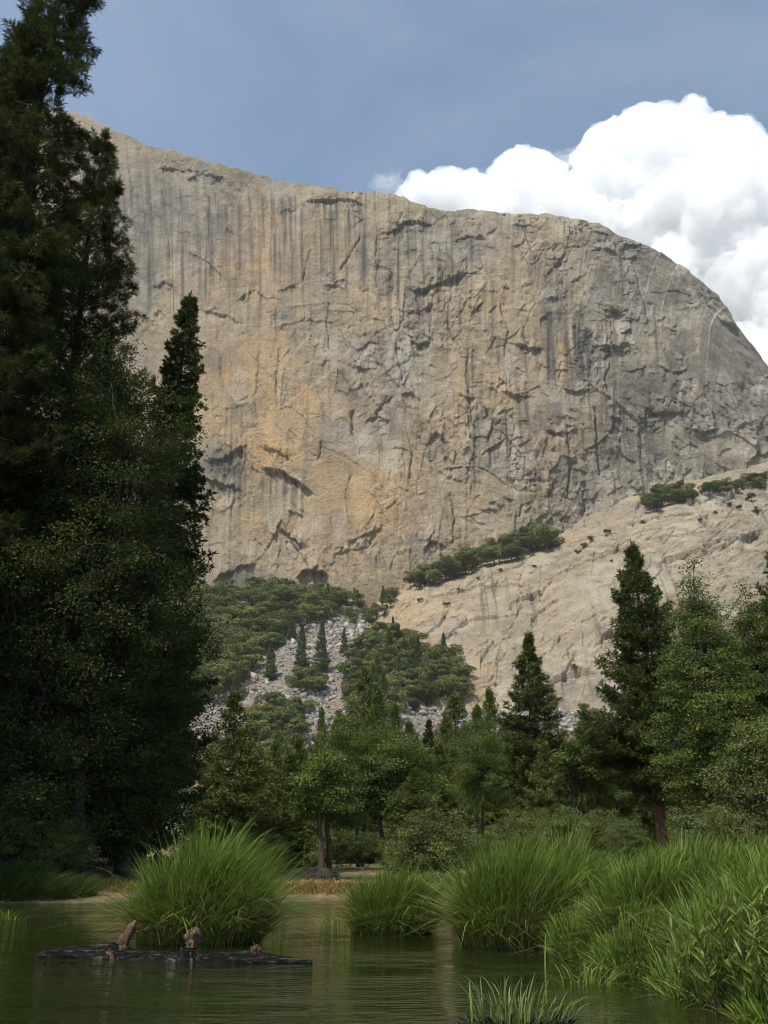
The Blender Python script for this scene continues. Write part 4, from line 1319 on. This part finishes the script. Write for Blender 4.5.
for k in range(34):
    x, y = random.uniform(205, 335), random.uniform(600, 690)
    if y > 690 - .62 * (x - 205) or k % 3 == 2:
        x, y = random.uniform(365, 455), random.uniform(660, 712)
    plant(firs[k % 3][0], x, y, random.uniform(.55, .95), 'slope_fir', 'fir poking out of the oak wood on the slope below the cliff', 'tree', 'firs among the slope oaks')
for x, y, k, s_, lb in [(270, 680, 1, 1.05, 'lowest dark fir at the right edge of the upper left wood'), (301, 668, 2, 1.0, 'fir at the right of the upper left wood, left of a twin'), (321, 672, 0, 1.25, 'tallest fir between the upper left wood and the gully'),
                        (344, 655, 1, .9, 'fir on the left side of the stony gully'), (383, 603, 1, .7, 'small fir at the head of the gully under the cliff'), (393, 642, 0, .7, 'fir at the upper left corner of the wooded hump'),
                        (292, 640, 1, .8, 'short fir half hidden in the upper left wood'), (236, 700, 0, .75, 'fir at the lower tip of the upper left wood'), (354, 600, 1, .55, 'tiny fir on the gully side of the upper left wood'), (462, 715, 1, .7, 'fir at the right end of the wooded hump'),
                        (428, 705, 0, .7, 'fir on the lower side of the wooded hump'), (333, 760, 1, .8, 'fir in the middle of the lower rubble slope')]:
    plant(firs[k][0], x, y, s_, 'hillside_fir', lb, 'tree')
print('hill trees', nf, time.time() - T0)
# trees on the rim
bvh_c = [bvh_of(cliff)]
for i, x in enumerate([112, 126, 248, 262, 302, 318, 352, 362, 384, 432, 462, 520, 505, 560, 640, 662]):
    py_ = float(np.interp(x, COLS[:, 0], COLS[:, 1])) + 4
    o = plant(oaks[i % 5], x, py_, random.uniform(.22, .5), 'rim_tree', 'tiny dark tree standing on the skyline rim of the cliff', 'tree', 'trees on the cliff rim', bvh_c)
    if o:
        o.location.z += 2.0
        o.location.y += 3.0

# rubble
r_ = np.random.default_rng(303)
ic = np.array([(-1, -1, -1), (1, -1, -1), (1, 1, -1), (-1, 1, -1), (-1, -1, 1), (1, -1, 1), (1, 1, 1), (-1, 1, 1)], float)
iq = np.array([(0, 3, 2, 1), (4, 5, 6, 7), (0, 1, 5, 4), (1, 2, 6, 5), (2, 3, 7, 6), (3, 0, 4, 7)])
n = 30000
xs_, ys_ = r_.uniform(-260, 190, n), r_.uniform(560, 930, n)
keep = r_.random(n) < np.clip(0.5 + fbm2(xs_ / 30, ys_ / 30, 12, 3), 0.1, 1)
keep &= ~((xs_ > 40) & (ys_ > 740))
xs_, ys_ = xs_[keep], ys_[keep]
n = len(xs_)
sz = 0.55 * (1 - r_.random(n)) ** -0.55
sz = np.clip(sz, .5, 2.6)
c = np.stack([xs_, ys_, talus_h(xs_, ys_) + 0.2 * sz], -1)
v = ic[None] * r_.uniform(.55, 1.15, (n, 8, 3)) * sz[:, None, None] * r_.uniform(.6, 1.3, (n, 1, 3))
an = r_.uniform(0, 6.28, n)
ca, sa = np.cos(an)[:, None], np.sin(an)[:, None]
v = np.stack([v[..., 0] * ca - v[..., 1] * sa, v[..., 0] * sa + v[..., 1] * ca, v[..., 2] + 0.3 * v[..., 0]], -1) + c[:, None]
g = Geo()
g.add(v.reshape(-1, 3), (iq[None] + np.arange(n)[:, None, None] * 8).reshape(-1, 4), tint=np.repeat(r_.random(n), 8))
t_ = NT('rubble_rock')
isl = t_.n('ShaderNodeNewGeometry').outputs['Random Per Island']
col = t_.ramp(isl, [(0, (0.11, 0.10, 0.082)), (0.5, (0.225, 0.207, 0.172)), (1, (0.36, 0.335, 0.285))])
col = t_.mix(0.5, col, t_.ramp(t_.noise(t_.obj(), 1.2, 4, .6), [(.3, (.6,) * 3), (.7, (1.05,) * 3)]), 'MULTIPLY')
M['rubble'] = t_.surf(t_.n('ShaderNodeBsdfPrincipled', {'Base Color': col, 'Roughness': .95}).outputs[0])
o = g.build('talus_rubble', M['rubble'])
tag(o, 'loose grey granite blocks strewn over the slope', 'rubble', kind='stuff')


# ------------------------------------------------------------------ sedge
def sedge(g, cx, cy, rx, ry, H, n, seed, wid=0.016, leanmax=0.55, mat=0, zfun=None, wind=0.10, tint=(0, 1), hvar=(0.6, 1.08), bend=1.0, jit=.6):
    r = np.random.default_rng(seed)
    a = r.uniform(0, 2 * np.pi, n)
    q = r.random(n) ** 0.5
    ox, oy = np.cos(a) * q, np.sin(a) * q
    x, y = cx + ox * rx, cy + oy * ry
    z = zfun(x, y) if zfun else np.zeros(n)
    h = H * r.uniform(hvar[0], hvar[1], n) * (1 - 0.2 * q ** 2.5) * (1 + 0.28 * vn2(x * 2.3 + seed, y * 2.3, seed))
    ln = (0.08 + leanmax * q ** 1.5) * r.uniform(0.5, 1.35, n)
    az = a + r.normal(size=n) * jit
    lx, ly = np.cos(az) * ln + wind * r.uniform(0.2, 1.6, n), np.sin(az) * ln
    # strip of 5 levels, tip arching over
    u = np.array([0, 0.3, 0.58, 0.82, 1.0])
    arch = r.uniform(0.0, 0.55, n) * bend
    X = x[:, None] + lx[:, None] * h[:, None] * (u[None] ** 1.7) * (1 + arch[:, None] * u[None] ** 2)
    Yb = y[:, None] + ly[:, None] * h[:, None] * (u[None] ** 1.7) * (1 + arch[:, None] * u[None] ** 2)
    Zb = z[:, None] - 0.05 + h[:, None] * (u[None] - (0.10 + 0.5 * arch[:, None] * (0.4 + ln[:, None])) * u[None] ** 3)
    wd = wid * r.uniform(0.6, 1.3, n)[:, None] * np.array([0.75, 1.0, 0.9, 0.6, 0.08])[None]
    sa_ = r.uniform(0, np.pi, n)
    sx, sy = np.cos(sa_)[:, None] * wd / 2, np.sin(sa_)[:, None] * wd / 2
    v = np.stack([np.stack([X - sx, Yb - sy, Zb], -1), np.stack([X + sx, Yb + sy, Zb], -1)], 2)   # n,5,2,3
    b = (np.arange(n) * 10)[:, None] + np.arange(4)[None] * 2
    qd = np.stack([b, b + 1, b + 3, b + 2], -1).reshape(-1, 4)
    tn = np.repeat(tint[0] + (tint[1] - tint[0]) * (0.6 * r.random(n) + 0.4 * (vn2(x * 3, y * 3, seed) * .5 + .5)), 10)
    g.add(v.reshape(-1, 3), qd, tint=tn, mat=mat)


def clump(name, label, parts, group='sedge clumps in and beside the river'):
    e = empty(name, (parts[0][0], parts[0][1], 0))
    e0 = np.array([parts[0][0], parts[0][1], 0])
    g, gd, gm = Geo(), Geo(), Geo()
    for i, (cx, cy, rx, ry, H, n) in enumerate(parts):
        zf = lambda x, y: np.maximum(ground_h(x + e0[0], y + e0[1]), -0.1)
        lx, ly = cx - e0[0], cy - e0[1]
        sd_ = int(abs(cx) * 100 + abs(cy) * 10) + i
        sedge(g, lx, ly, rx, ry, H * 1.02, int(n * .75), sd_, .019, .3, zfun=zf, hvar=(.5, 1.1), jit=1.1)
        sedge(g, lx, ly, rx * 1.05, ry * 1.05, H * 0.72, int(n * .4), sd_ + 5, .018, leanmax=.7, zfun=zf, bend=1.8, jit=.9)
        sedge(g, lx, ly, rx * 1.0, ry * 1.0, H * .95, int(n * .14), sd_ + 9, .019, leanmax=.7, zfun=zf, bend=2.2, jit=2.0)
        sedge(gd, lx, ly, rx * 1.05, ry * 1.05, H * 0.7, n // 6, sd_ + 7, .017, leanmax=1.0, zfun=zf, bend=1.6)
        # peaty root mound
        if float(ground_h(cx, cy)) > 0.0:
            continue
        k = 26
        th = np.linspace(0, 2 * np.pi, k, endpoint=False)
        rings = []
        for rr_, zz_ in [(1.02, -0.25), (1.0, 0.02), (0.85, 0.14), (0.4, 0.2)]:
            jit = 1 + 0.10 * fbm2(np.cos(th) * 3 + i, np.sin(th) * 3 + rr_, 9, 3)
            rings.append(np.stack([lx + rx * rr_ * jit * np.cos(th), ly + ry * rr_ * jit * np.sin(th), np.full(k, zz_) + 0.04 * jit], -1))
        rings = np.array(rings)
        ii = np.arange(3)[:, None] * k
        jj = np.arange(k)[None]
        kk = (jj + 1) % k
        gm.add(rings.reshape(-1, 3), np.stack([ii + jj, ii + kk, ii + k + kk, ii + k + jj], -1).reshape(-1, 4))
    g.build('green_blades', M['sedge'], e)
    gd.build('dry_blades', M['dry_sedge'], e)
    if gm.n:
        gm.build('root_mound', M['dark_bark'], e, smooth=True)
    return tag(e, label, 'sedge', group)


def gp(px, py):
    """point of the water surface seen at a pixel"""
    a = at(px, py, 1.0)
    k = -CAMZ / (a[2] - CAMZ)
    return a[0] * k, k


x, y = gp(192, 945)
clump('sedge_clump', 'big sedge clump growing in the water right behind the drift log', [(x + .05, y + .5, .84, .55, 1.95, 4300), (x - .5, y + .55, .42, .38, 1.55, 1100)])
x, y = gp(391, 934)
clump('sedge_clump', 'smallest sedge clump, in the middle of the far water', [(x, y + .4, .62, .45, 1.45, 3200)])
x, y = gp(512, 948)
clump('sedge_clump', 'tall upright sedge clump between the smallest one and the right bank', [(x + .1, y + .5, .72, .5, 1.85, 4200), (x + .95, y + .9, .6, .45, 1.42, 2400)])
clump('sedge_clump', 'wide sedge mass spilling over the right bank', [(4.15, 12.6, 1.1, .9, 1.1, 6200), (5.6, 12.0, 1.1, 1.0, .75, 6000), (4.5, 10.4, .85, .8, .85, 3800), (3.35, 12.6, .6, .6, 1.15, 2800), (6.4, 10.2, 1.0, .9, .65, 3600), (3.6, 10.3, .55, .7, .9, 2400), (4.3, 8.8, .8, .6, .62, 3000), (5.3, 9.0, .7, .6, .6, 2600), (2.85, 11.6, .35, .7, .7, 1500), (3.05, 9.8, .35, .7, .6, 1500), (3.3, 8.2, .4, .7, .55, 1500), (3.9, 7.6, .5, .5, .55, 1300), (2.7, 13.5, .4, .6, .7, 1300), (2.5, 15.2, .4, .6, .8, 1300)])
# foreground cut reeds, willow shoots, small tufts
x, y = gp(520, 1022)
e = tag(empty('reed_tuft', (x, y, 0)), 'pale short reeds with blackened base at the bottom picture edge', 'reeds')
g = Geo()
sedge(g, 0, 0, .42, .22, .42, 130, 5, .015, .4, zfun=None, hvar=(.4, 1.1))
sedge(g, -.12, .1, .05, .05, .72, 3, 8, .018, .4, zfun=None)
sedge(g, .25, .1, .05, .05, .85, 2, 9, .016, .1, zfun=None, wind=0)
g.build('blades', M['pale_reed'], e)
g = Geo()
sedge(g, 0, 0, .46, .25, .16, 260, 6, .03, 1.0, zfun=None, hvar=(.3, 1.1))
g.build('dead_base', M['dark_bark'], e)


def shoots(e, cx, cy, rx, ry, n, H, seed):
    r = np.random.default_rng(seed)
    for i in range(n):
        gs_, gl_ = Geo(), Geo()
        x0, y0 = r.uniform(-rx, rx), r.uniform(-ry, ry)
        z0 = max(float(ground_h(cx + x0, cy + y0)), -0.05)
        h = H * r.uniform(.6, 1.1)
        le = r.normal(size=2) * 0.16
        q = np.linspace(0, 1, 6)[:, None]
        pts = np.array([x0, y0, z0]) + np.concatenate([le[0] * h * q ** 1.5, le[1] * h * q ** 1.5, h * q], 1)
        tube(gs_, pts, 0.0042 * (1.2 - q[:, 0]), 4)
        m = int(h * 34)
        f = r.uniform(.25, 1, m)
        p = np.stack([np.interp(f, q[:, 0], pts[:, j]) for j in range(3)], -1)
        a = r.uniform(0, 6.28, m)
        d = np.stack([np.cos(a), np.sin(a), r.uniform(.4, 1.3, m)], -1)
        cards(gl_, p, d, rdir(m, r) * .5 + [0, 0, 1], r.uniform(.10, .2, m), r.uniform(.018, .032, m), r.random(m))
        st_ = gs_.build('stem', M['bark'], e)
        gl_.build('leaves', M['shoot'], st_)


for cx, cy, rx, ry, n, H, sd_, lb in [(3.2, 8.9, .5, .5, 26, .7, 3, 'leafy light green willow shoots before the right sedge mass'), (3.55, 7.9, .55, .45, 34, .75, 4, 'willow shoots in the bottom right picture corner')]:
    e = tag(empty('willow_shoots', (cx, cy, 0)), lb, 'shoots', 'willow shoots of the right foreground')
    shoots(e, cx, cy, rx, ry, n, H, sd_)
for px_, py_, lb in [(8, 920, 'thin grass sprig in the water at left edge'), (335, 924, 'low grass tuft in the shallows left of the smallest sedge clump'), (266, 928, 'short grass tuft at the right foot of the big sedge clump'), (590, 985, 'floating grass beside the right bank in the near water')]:
    x, y = gp(px_, py_)
    g = Geo()
    sedge(g, 0, 0, .35, .2, .42, 70, int(px_), .014, 1.3, bend=1.8)
    o = g.build('grass_tuft', M['sedge'])
    o.location = (x, y, 0)
    tag(o, lb, 'grass tuft')
# bank grass: uncountable
g = Geo()
r_ = np.random.default_rng(9)
zf = lambda x, y: ground_h(x, y)
sedge(g, -15.5, 30.5, 6.5, 1.6, .95, 9000, 21, .03, .7, zfun=zf, hvar=(.3, 1.1))
sedge(g, -4, 34, 6, 1.5, .3, 1500, 23, .03, .7, zfun=zf, hvar=(.3, 1.1))
sedge(g, 3.5, 24.5, 2.0, 2.6, .6, 2500, 24, .03, .7, zfun=zf, hvar=(.3, 1.1))
sedge(g, 7.5, 17, 4.5, 5, .45, 12000, 25, .025, .7, zfun=zf, hvar=(.3, 1.1))
sedge(g, 3.9, 9.6, 1.2, 3.6, .4, 9000, 27, .02, .9, zfun=zf, hvar=(.3, 1.1))
sedge(g, 5, 31, 6, 3, .7, 5000, 26, .03, .7, zfun=zf, hvar=(.3, 1.1))
o = g.build('bank_grass', M['bank_grass'])
tag(o, 'low green grass covering the river banks', 'grass', kind='stuff')

g = Geo()
sedge(g, -2.6, 34.5, 3.6, 3.0, .32, 5200, 31, .03, .8, zfun=zf, hvar=(.3, 1.2))
sedge(g, 1.2, 30.0, 1.6, 1.6, .4, 2200, 32, .03, .8, zfun=zf, hvar=(.3, 1.2))
sedge(g, -9.5, 33.5, 2.5, 2.0, .35, 1500, 33, .03, .8, zfun=zf, hvar=(.3, 1.2))
o = g.build('dry_grass', M['gold_grass'])
tag(o, 'golden dry grass on the brown far bank', 'grass', kind='stuff')

# ------------------------------------------------------------------ drift log
t_ = NT('wet_log')
o_ = t_.obj()
n1 = t_.noise(t_.mapped(o_, (1.5, 10, 10)), 3.0, 7, .75)
col = t_.ramp(n1, [(.36, (.003, .003, .003)), (.54, (.012, .011, .01)), (.66, (.12, .11, .095))])
bp = t_.n('ShaderNodeBump', {'Height': n1, 'Strength': 1, 'Distance': .05}).outputs[0]
M['log'] = t_.surf(t_.n('ShaderNodeBsdfPrincipled', {'Base Color': col, 'Roughness': .8, 'Specular IOR Level': 0.1, 'Normal': bp}).outputs[0])
t_ = NT('stub_wood')
o_ = t_.obj()
n1 = t_.noise(t_.mapped(o_, (8, 8, 2)), 4, 6, .7)
col = t_.ramp(n1, [(.36, (.014, .009, .005)), (.5, (.075, .042, .018)), (.64, (.2, .12, .048))])
bp = t_.n('ShaderNodeBump', {'Height': n1, 'Strength': 1, 'Distance': .03}).outputs[0]
M['stub'] = t_.surf(t_.n('ShaderNodeBsdfPrincipled', {'Base Color': col, 'Roughness': .9, 'Normal': bp}).outputs[0])
xa, ya = gp(36, 956)
xb, yb = gp(312, 964)
e = tag(empty('drift_log', ((xa + xb) / 2, (ya + yb) / 2, 0)), 'black waterlogged drift log lying in the river with broken branch stubs', 'log')
c0 = np.array([(xa + xb) / 2, (ya + yb) / 2, 0])


def rough_tube(pts, rad, sides, seed, amp, sx=3.0):
    g = Geo()
    pts = np.asarray(pts, float)
    n = len(pts)
    tg = unit(np.gradient(pts, axis=0))
    ref = np.array([0.1, 1.0, 0.2]) if abs(tg[0, 1]) < .8 else np.array([0, 0.1, 1.0])
    a = unit(np.cross(tg, ref))
    b = np.cross(tg, a)
    th = np.arange(sides) * 2 * np.pi / sides
    S = np.arange(n)[:, None] * np.ones((1, sides))
    TH = np.ones((n, 1)) * th[None]
    rr = np.asarray(rad)[:, None] * (1 + amp * fbm2(S / sx / 3, np.cos(TH) * 3 + np.sin(TH) * 2.1 + 7, seed, 4) + amp * .7 * fbm2(S / sx / 12, TH * 3.0, seed + 3, 3))
    v = pts[:, None] + rr[..., None] * (np.cos(TH)[..., None] * a[:, None] + np.sin(TH)[..., None] * b[:, None])
    i = np.arange(n - 1)[:, None] * sides
    j = np.arange(sides)[None]
    k = (j + 1) % sides
    g.add(v.reshape(-1, 3), np.stack([i + j, i + k, i + sides + k, i + sides + j], -1).reshape(-1, 4))
    return g


n = 90
q = np.linspace(0, 1, n)[:, None]
pts = np.array([xa, ya, 0]) * (1 - q) + np.array([xb, yb, 0]) * q - c0
pts[:, 2] = -0.015 + 0.03 * np.sin(q[:, 0] * 9)
rad = 0.115 * np.minimum(1, 0.25 + q[:, 0] * 9) * np.where(q[:, 0] > .7, 1 - 0.75 * (q[:, 0] - .7) / .3, 1)
rough_tube(pts, rad, 22, 5, .8).build('trunk', M['log'], e)
for (px_, hh_, lx, rw, sd_, ly) in [(122, .50, .20, .10, 1, 0.0), (196, .44, .03, .11, 2, 0.02), (258, .25, .02, .06, 3, 0.0)]:
    f = (px_ - 36) / 276
    bp_ = np.array([xa, ya, 0]) * (1 - f) + np.array([xb, yb, 0]) * f - c0
    m = 18
    q = np.linspace(0, 1, m)[:, None]
    pts = bp_ + np.array([0, 0, -.05]) + np.concatenate([lx * q ** 1.4, ly * q, hh_ * q], 1)
    rad = rw * (1.15 - .5 * q[:, 0]) * (1 + .25 * np.sin(q[:, 0] * 6 + sd_))
    rad[-4:] *= np.array([.9, .75, .5, .15])
    st = rough_tube(pts, rad, 16, sd_ * 11, .8, .8)
    r_ = np.random.default_rng(sd_)
    nn = 170                                  # torn fibres
    i = r_.integers(2, m - 1, nn)
    an = r_.uniform(0, 6.28, nn)
    c = pts[i] + np.stack([np.cos(an), np.sin(an), an * 0], -1) * (rad[i] * .95)[:, None]
    cards(st, c, np.stack([np.cos(an) * .5 + .1, np.sin(an) * .5, r_.uniform(-.3, 1, nn)], -1), rdir(nn, r_), r_.uniform(.02, .055, nn), r_.uniform(.008, .018, nn), r_.random(nn))
    st.build('branch_stub', M['stub'], e)
    rough_tube(np.stack([bp_ + [-.02 + .0 * k, 0, z] for k, z in enumerate(np.linspace(-.08, hh_ * .36, 8))]), np.linspace(rw * 1.5, rw * 1.0, 8), 14, sd_ + 40, .3, 1).build('stub_collar', M['log'], e)
# stump mass at the foot of the alder
x, y, z = spot(325, 38.6)
g = rough_tube([(0, 0, -.1), (0, 0, .1), (0, 0, .3), (.03, 0, .5), (.03, 0, .6)], [.42, .4, .3, .2, .05], 20, 3, .6, 1)
r_ = np.random.default_rng(4)
for k in range(40):
    a = r_.uniform(0, 6.28)
    q = np.linspace(0, 1, 4)[:, None]
    tube(g, np.array([math.cos(a) * .4, math.sin(a) * .4, r_.uniform(.05, .5)]) + np.array([math.cos(a), math.sin(a), r_.uniform(-.9, .3)]) * r_.uniform(.2, .5) * q, .03 * (1.1 - q[:, 0]), 4)
o = g.build('root_stump', M['dark_bark'])
o.location = (x, y, z)
tag(o, 'dark tangled root stump at the foot of the slender alder', 'stump')

print('near', time.time() - T0)
# ------------------------------------------------------------------ cloud
DC = 5200.0
LOB = [(418, 190, 18), (446, 192, 22), (480, 200, 26), (520, 198, 30), (552, 188, 26), (585, 192, 34), (612, 165, 34), (640, 160, 36), (668, 150, 34), (692, 142, 28), (716, 165, 36), (745, 172, 32), (772, 192, 36), (800, 210, 46),
       (600, 230, 50), (650, 220, 60), (700, 220, 60), (750, 230, 60), (800, 260, 70), (560, 230, 40), (500, 225, 30), (690, 270, 60), (740, 300, 60), (780, 330, 60), (830, 350, 80), (760, 380, 50), (860, 250, 70), (800, 420, 70), (640, 280, 50), (688, 116, 10)]
r_ = np.random.default_rng(21)
sph = []
mpp = DC / F / (cp * 0.93)
for x, y, rr_ in LOB:
    rr_ *= .9
    c = at(x, y + 12, DC)
    c[1] += r_.uniform(-150, 150) + (rr_ - 40) * 3
    sph.append((c, rr_ * mpp))
lev = list(sph)
for depth, (nc, fr_) in enumerate([(9, (.32, .52)), (7, (.3, .48)), (3, (.3, .5))]):
    new = []
    for c, rr_ in lev:
        for k in range(nc):
            d = rdir(1, r_)[0]
            d[1] = -abs(d[1]) * .8
            d[2] = d[2] * .8 + .2
            d = d / np.linalg.norm(d)
            new.append((c + d * rr_ * .88, rr_ * r_.uniform(*fr_)))
    sph += new
    lev = new
ico = bpy.data.meshes.new('ico')
import bmesh
bm = bmesh.new()
bmesh.ops.create_icosphere(bm, subdivisions=2, radius=1)
iv = np.array([v.co[:] for v in bm.verts])
it = np.array([[v.index for v in f.verts] for f in bm.faces])
bm.free()
bpy.data.meshes.remove(ico)
g = Geo()
for c, rr_ in sph:
    g.add(iv * rr_ * np.array([1, 1, .92]) + c, None, it)
tmp = g.build('cloud_lobes', M['granite'])
md = tmp.modifiers.new('remesh', 'REMESH')
md.mode = 'VOXEL'
md.voxel_size = 12
dg = bpy.context.evaluated_depsgraph_get()
me = bpy.data.meshes.new_from_object(tmp.evaluated_get(dg))
bpy.data.objects.remove(tmp)
n = len(me.vertices)
co = np.empty(n * 3, np.float32)
me.vertices.foreach_get('co', co)
co = co.reshape(-1, 3).astype(float)
no = np.empty(n * 3, np.float32)
me.vertices.foreach_get('normal', no)
no = no.reshape(-1, 3)
dsp = 0
for o_k, (sc_, am) in enumerate([(330, 40), (160, 44), (80, 40), (42, 32), (22, 20)]):
    dsp = dsp + am * (1 - 2 * np.abs(vn3(co / sc_, 31 + o_k))) * .8
co = co + no * dsp[:, None]
me.vertices.foreach_set('co', co.astype(np.float32).ravel())
me.update()
tmp = bpy.data.objects.new('cloud_lobes', me)
COL.objects.link(tmp)
md = tmp.modifiers.new('remesh', 'REMESH')
md.mode = 'VOXEL'
md.voxel_size = 8
me2 = bpy.data.meshes.new_from_object(tmp.evaluated_get(bpy.context.evaluated_depsgraph_get()))
bpy.data.objects.remove(tmp)
me = me2
me.polygons.foreach_set('use_smooth', np.ones(len(me.polygons), bool))
t_ = NT('cloud_white')
vs = t_.n('ShaderNodeVolumeScatter', {'Color': (.952, .955, .96, 1), 'Density': 0.009, 'Anisotropy': 0.0}).outputs[0]
t_.t.links.new(vs, t_.out.inputs[1])
M['cloud'] = t_.m
me.materials.clear()
me.materials.append(M['cloud'])
me.update()
cl = bpy.data.objects.new('cumulus_cloud', me)
COL.objects.link(cl)
ws = NT('cloud_wisp')
ws.t.links.new(ws.n('ShaderNodeVolumeScatter', {'Color': (1, 1, 1, 1), 'Density': 0.0035, 'Anisotropy': 0.0}).outputs[0], ws.out.inputs[1])
bm = bmesh.new()
bmesh.ops.create_icosphere(bm, subdivisions=5, radius=1)
wv = np.array([v.co[:] for v in bm.verts])
wt = np.array([[v.index for v in f.verts] for f in bm.faces])
bm.free()
g = Geo()
for k, (x, y, rx, rz) in enumerate([(692, 122, 24, 9), (672, 116, 14, 6), (388, 186, 20, 8), (735, 140, 22, 8), (640, 142, 26, 9), (585, 160, 30, 9), (540, 172, 26, 8), (470, 184, 30, 7)]):
    nz = 1 + .5 * vn3(wv * 2.2 + k * 9.1, 3) + .4 * vn3(wv * 5 + k * 3.1, 5) + .25 * vn3(wv * 11 + k, 7)
    g.add(wv * nz[:, None] * np.array([rx, 14, rz]) * mpp + at(x, y, DC - 260), None, wt)
g.build('wisp', ws.m, cl, smooth=True)
tag(cl, 'white billowing cumulus cloud rising behind the right shoulder of the cliff', 'cloud')

# ------------------------------------------------------------------ haze
t_ = NT('haze_air')
pv = t_.n('ShaderNodeVolumePrincipled', {'Color': (0.86, 0.91, 1.0, 1), 'Density': 0.000035, 'Anisotropy': 0.2}).outputs[0]
t_.t.links.new(pv, t_.out.inputs[1])
hx, hy0, hy1, hz0, hz1 = 2500, -700, 2400, -12, 1250
g = Geo()
g.add(ic * np.array([hx, (hy1 - hy0) / 2, (hz1 - hz0) / 2]) + np.array([0, (hy0 + hy1) / 2, (hz0 + hz1) / 2]), iq)
o = g.build('haze', t_.m)
tag(o, 'thin pale summer haze in the valley air', 'haze', kind='stuff')

# ------------------------------------------------------------------ render
cy = scene.cycles
cy.use_denoising = True
cy.filter_width = 0.95
cy.max_bounces = 20
cy.diffuse_bounces = 3
cy.glossy_bounces = 3
cy.transmission_bounces = 4
cy.volume_bounces = 20
cy.transparent_max_bounces = 8
cy.use_adaptive_sampling = True
cy.adaptive_threshold = 0.02
print('done', time.time() - T0, 'objects', len(scene.objects))
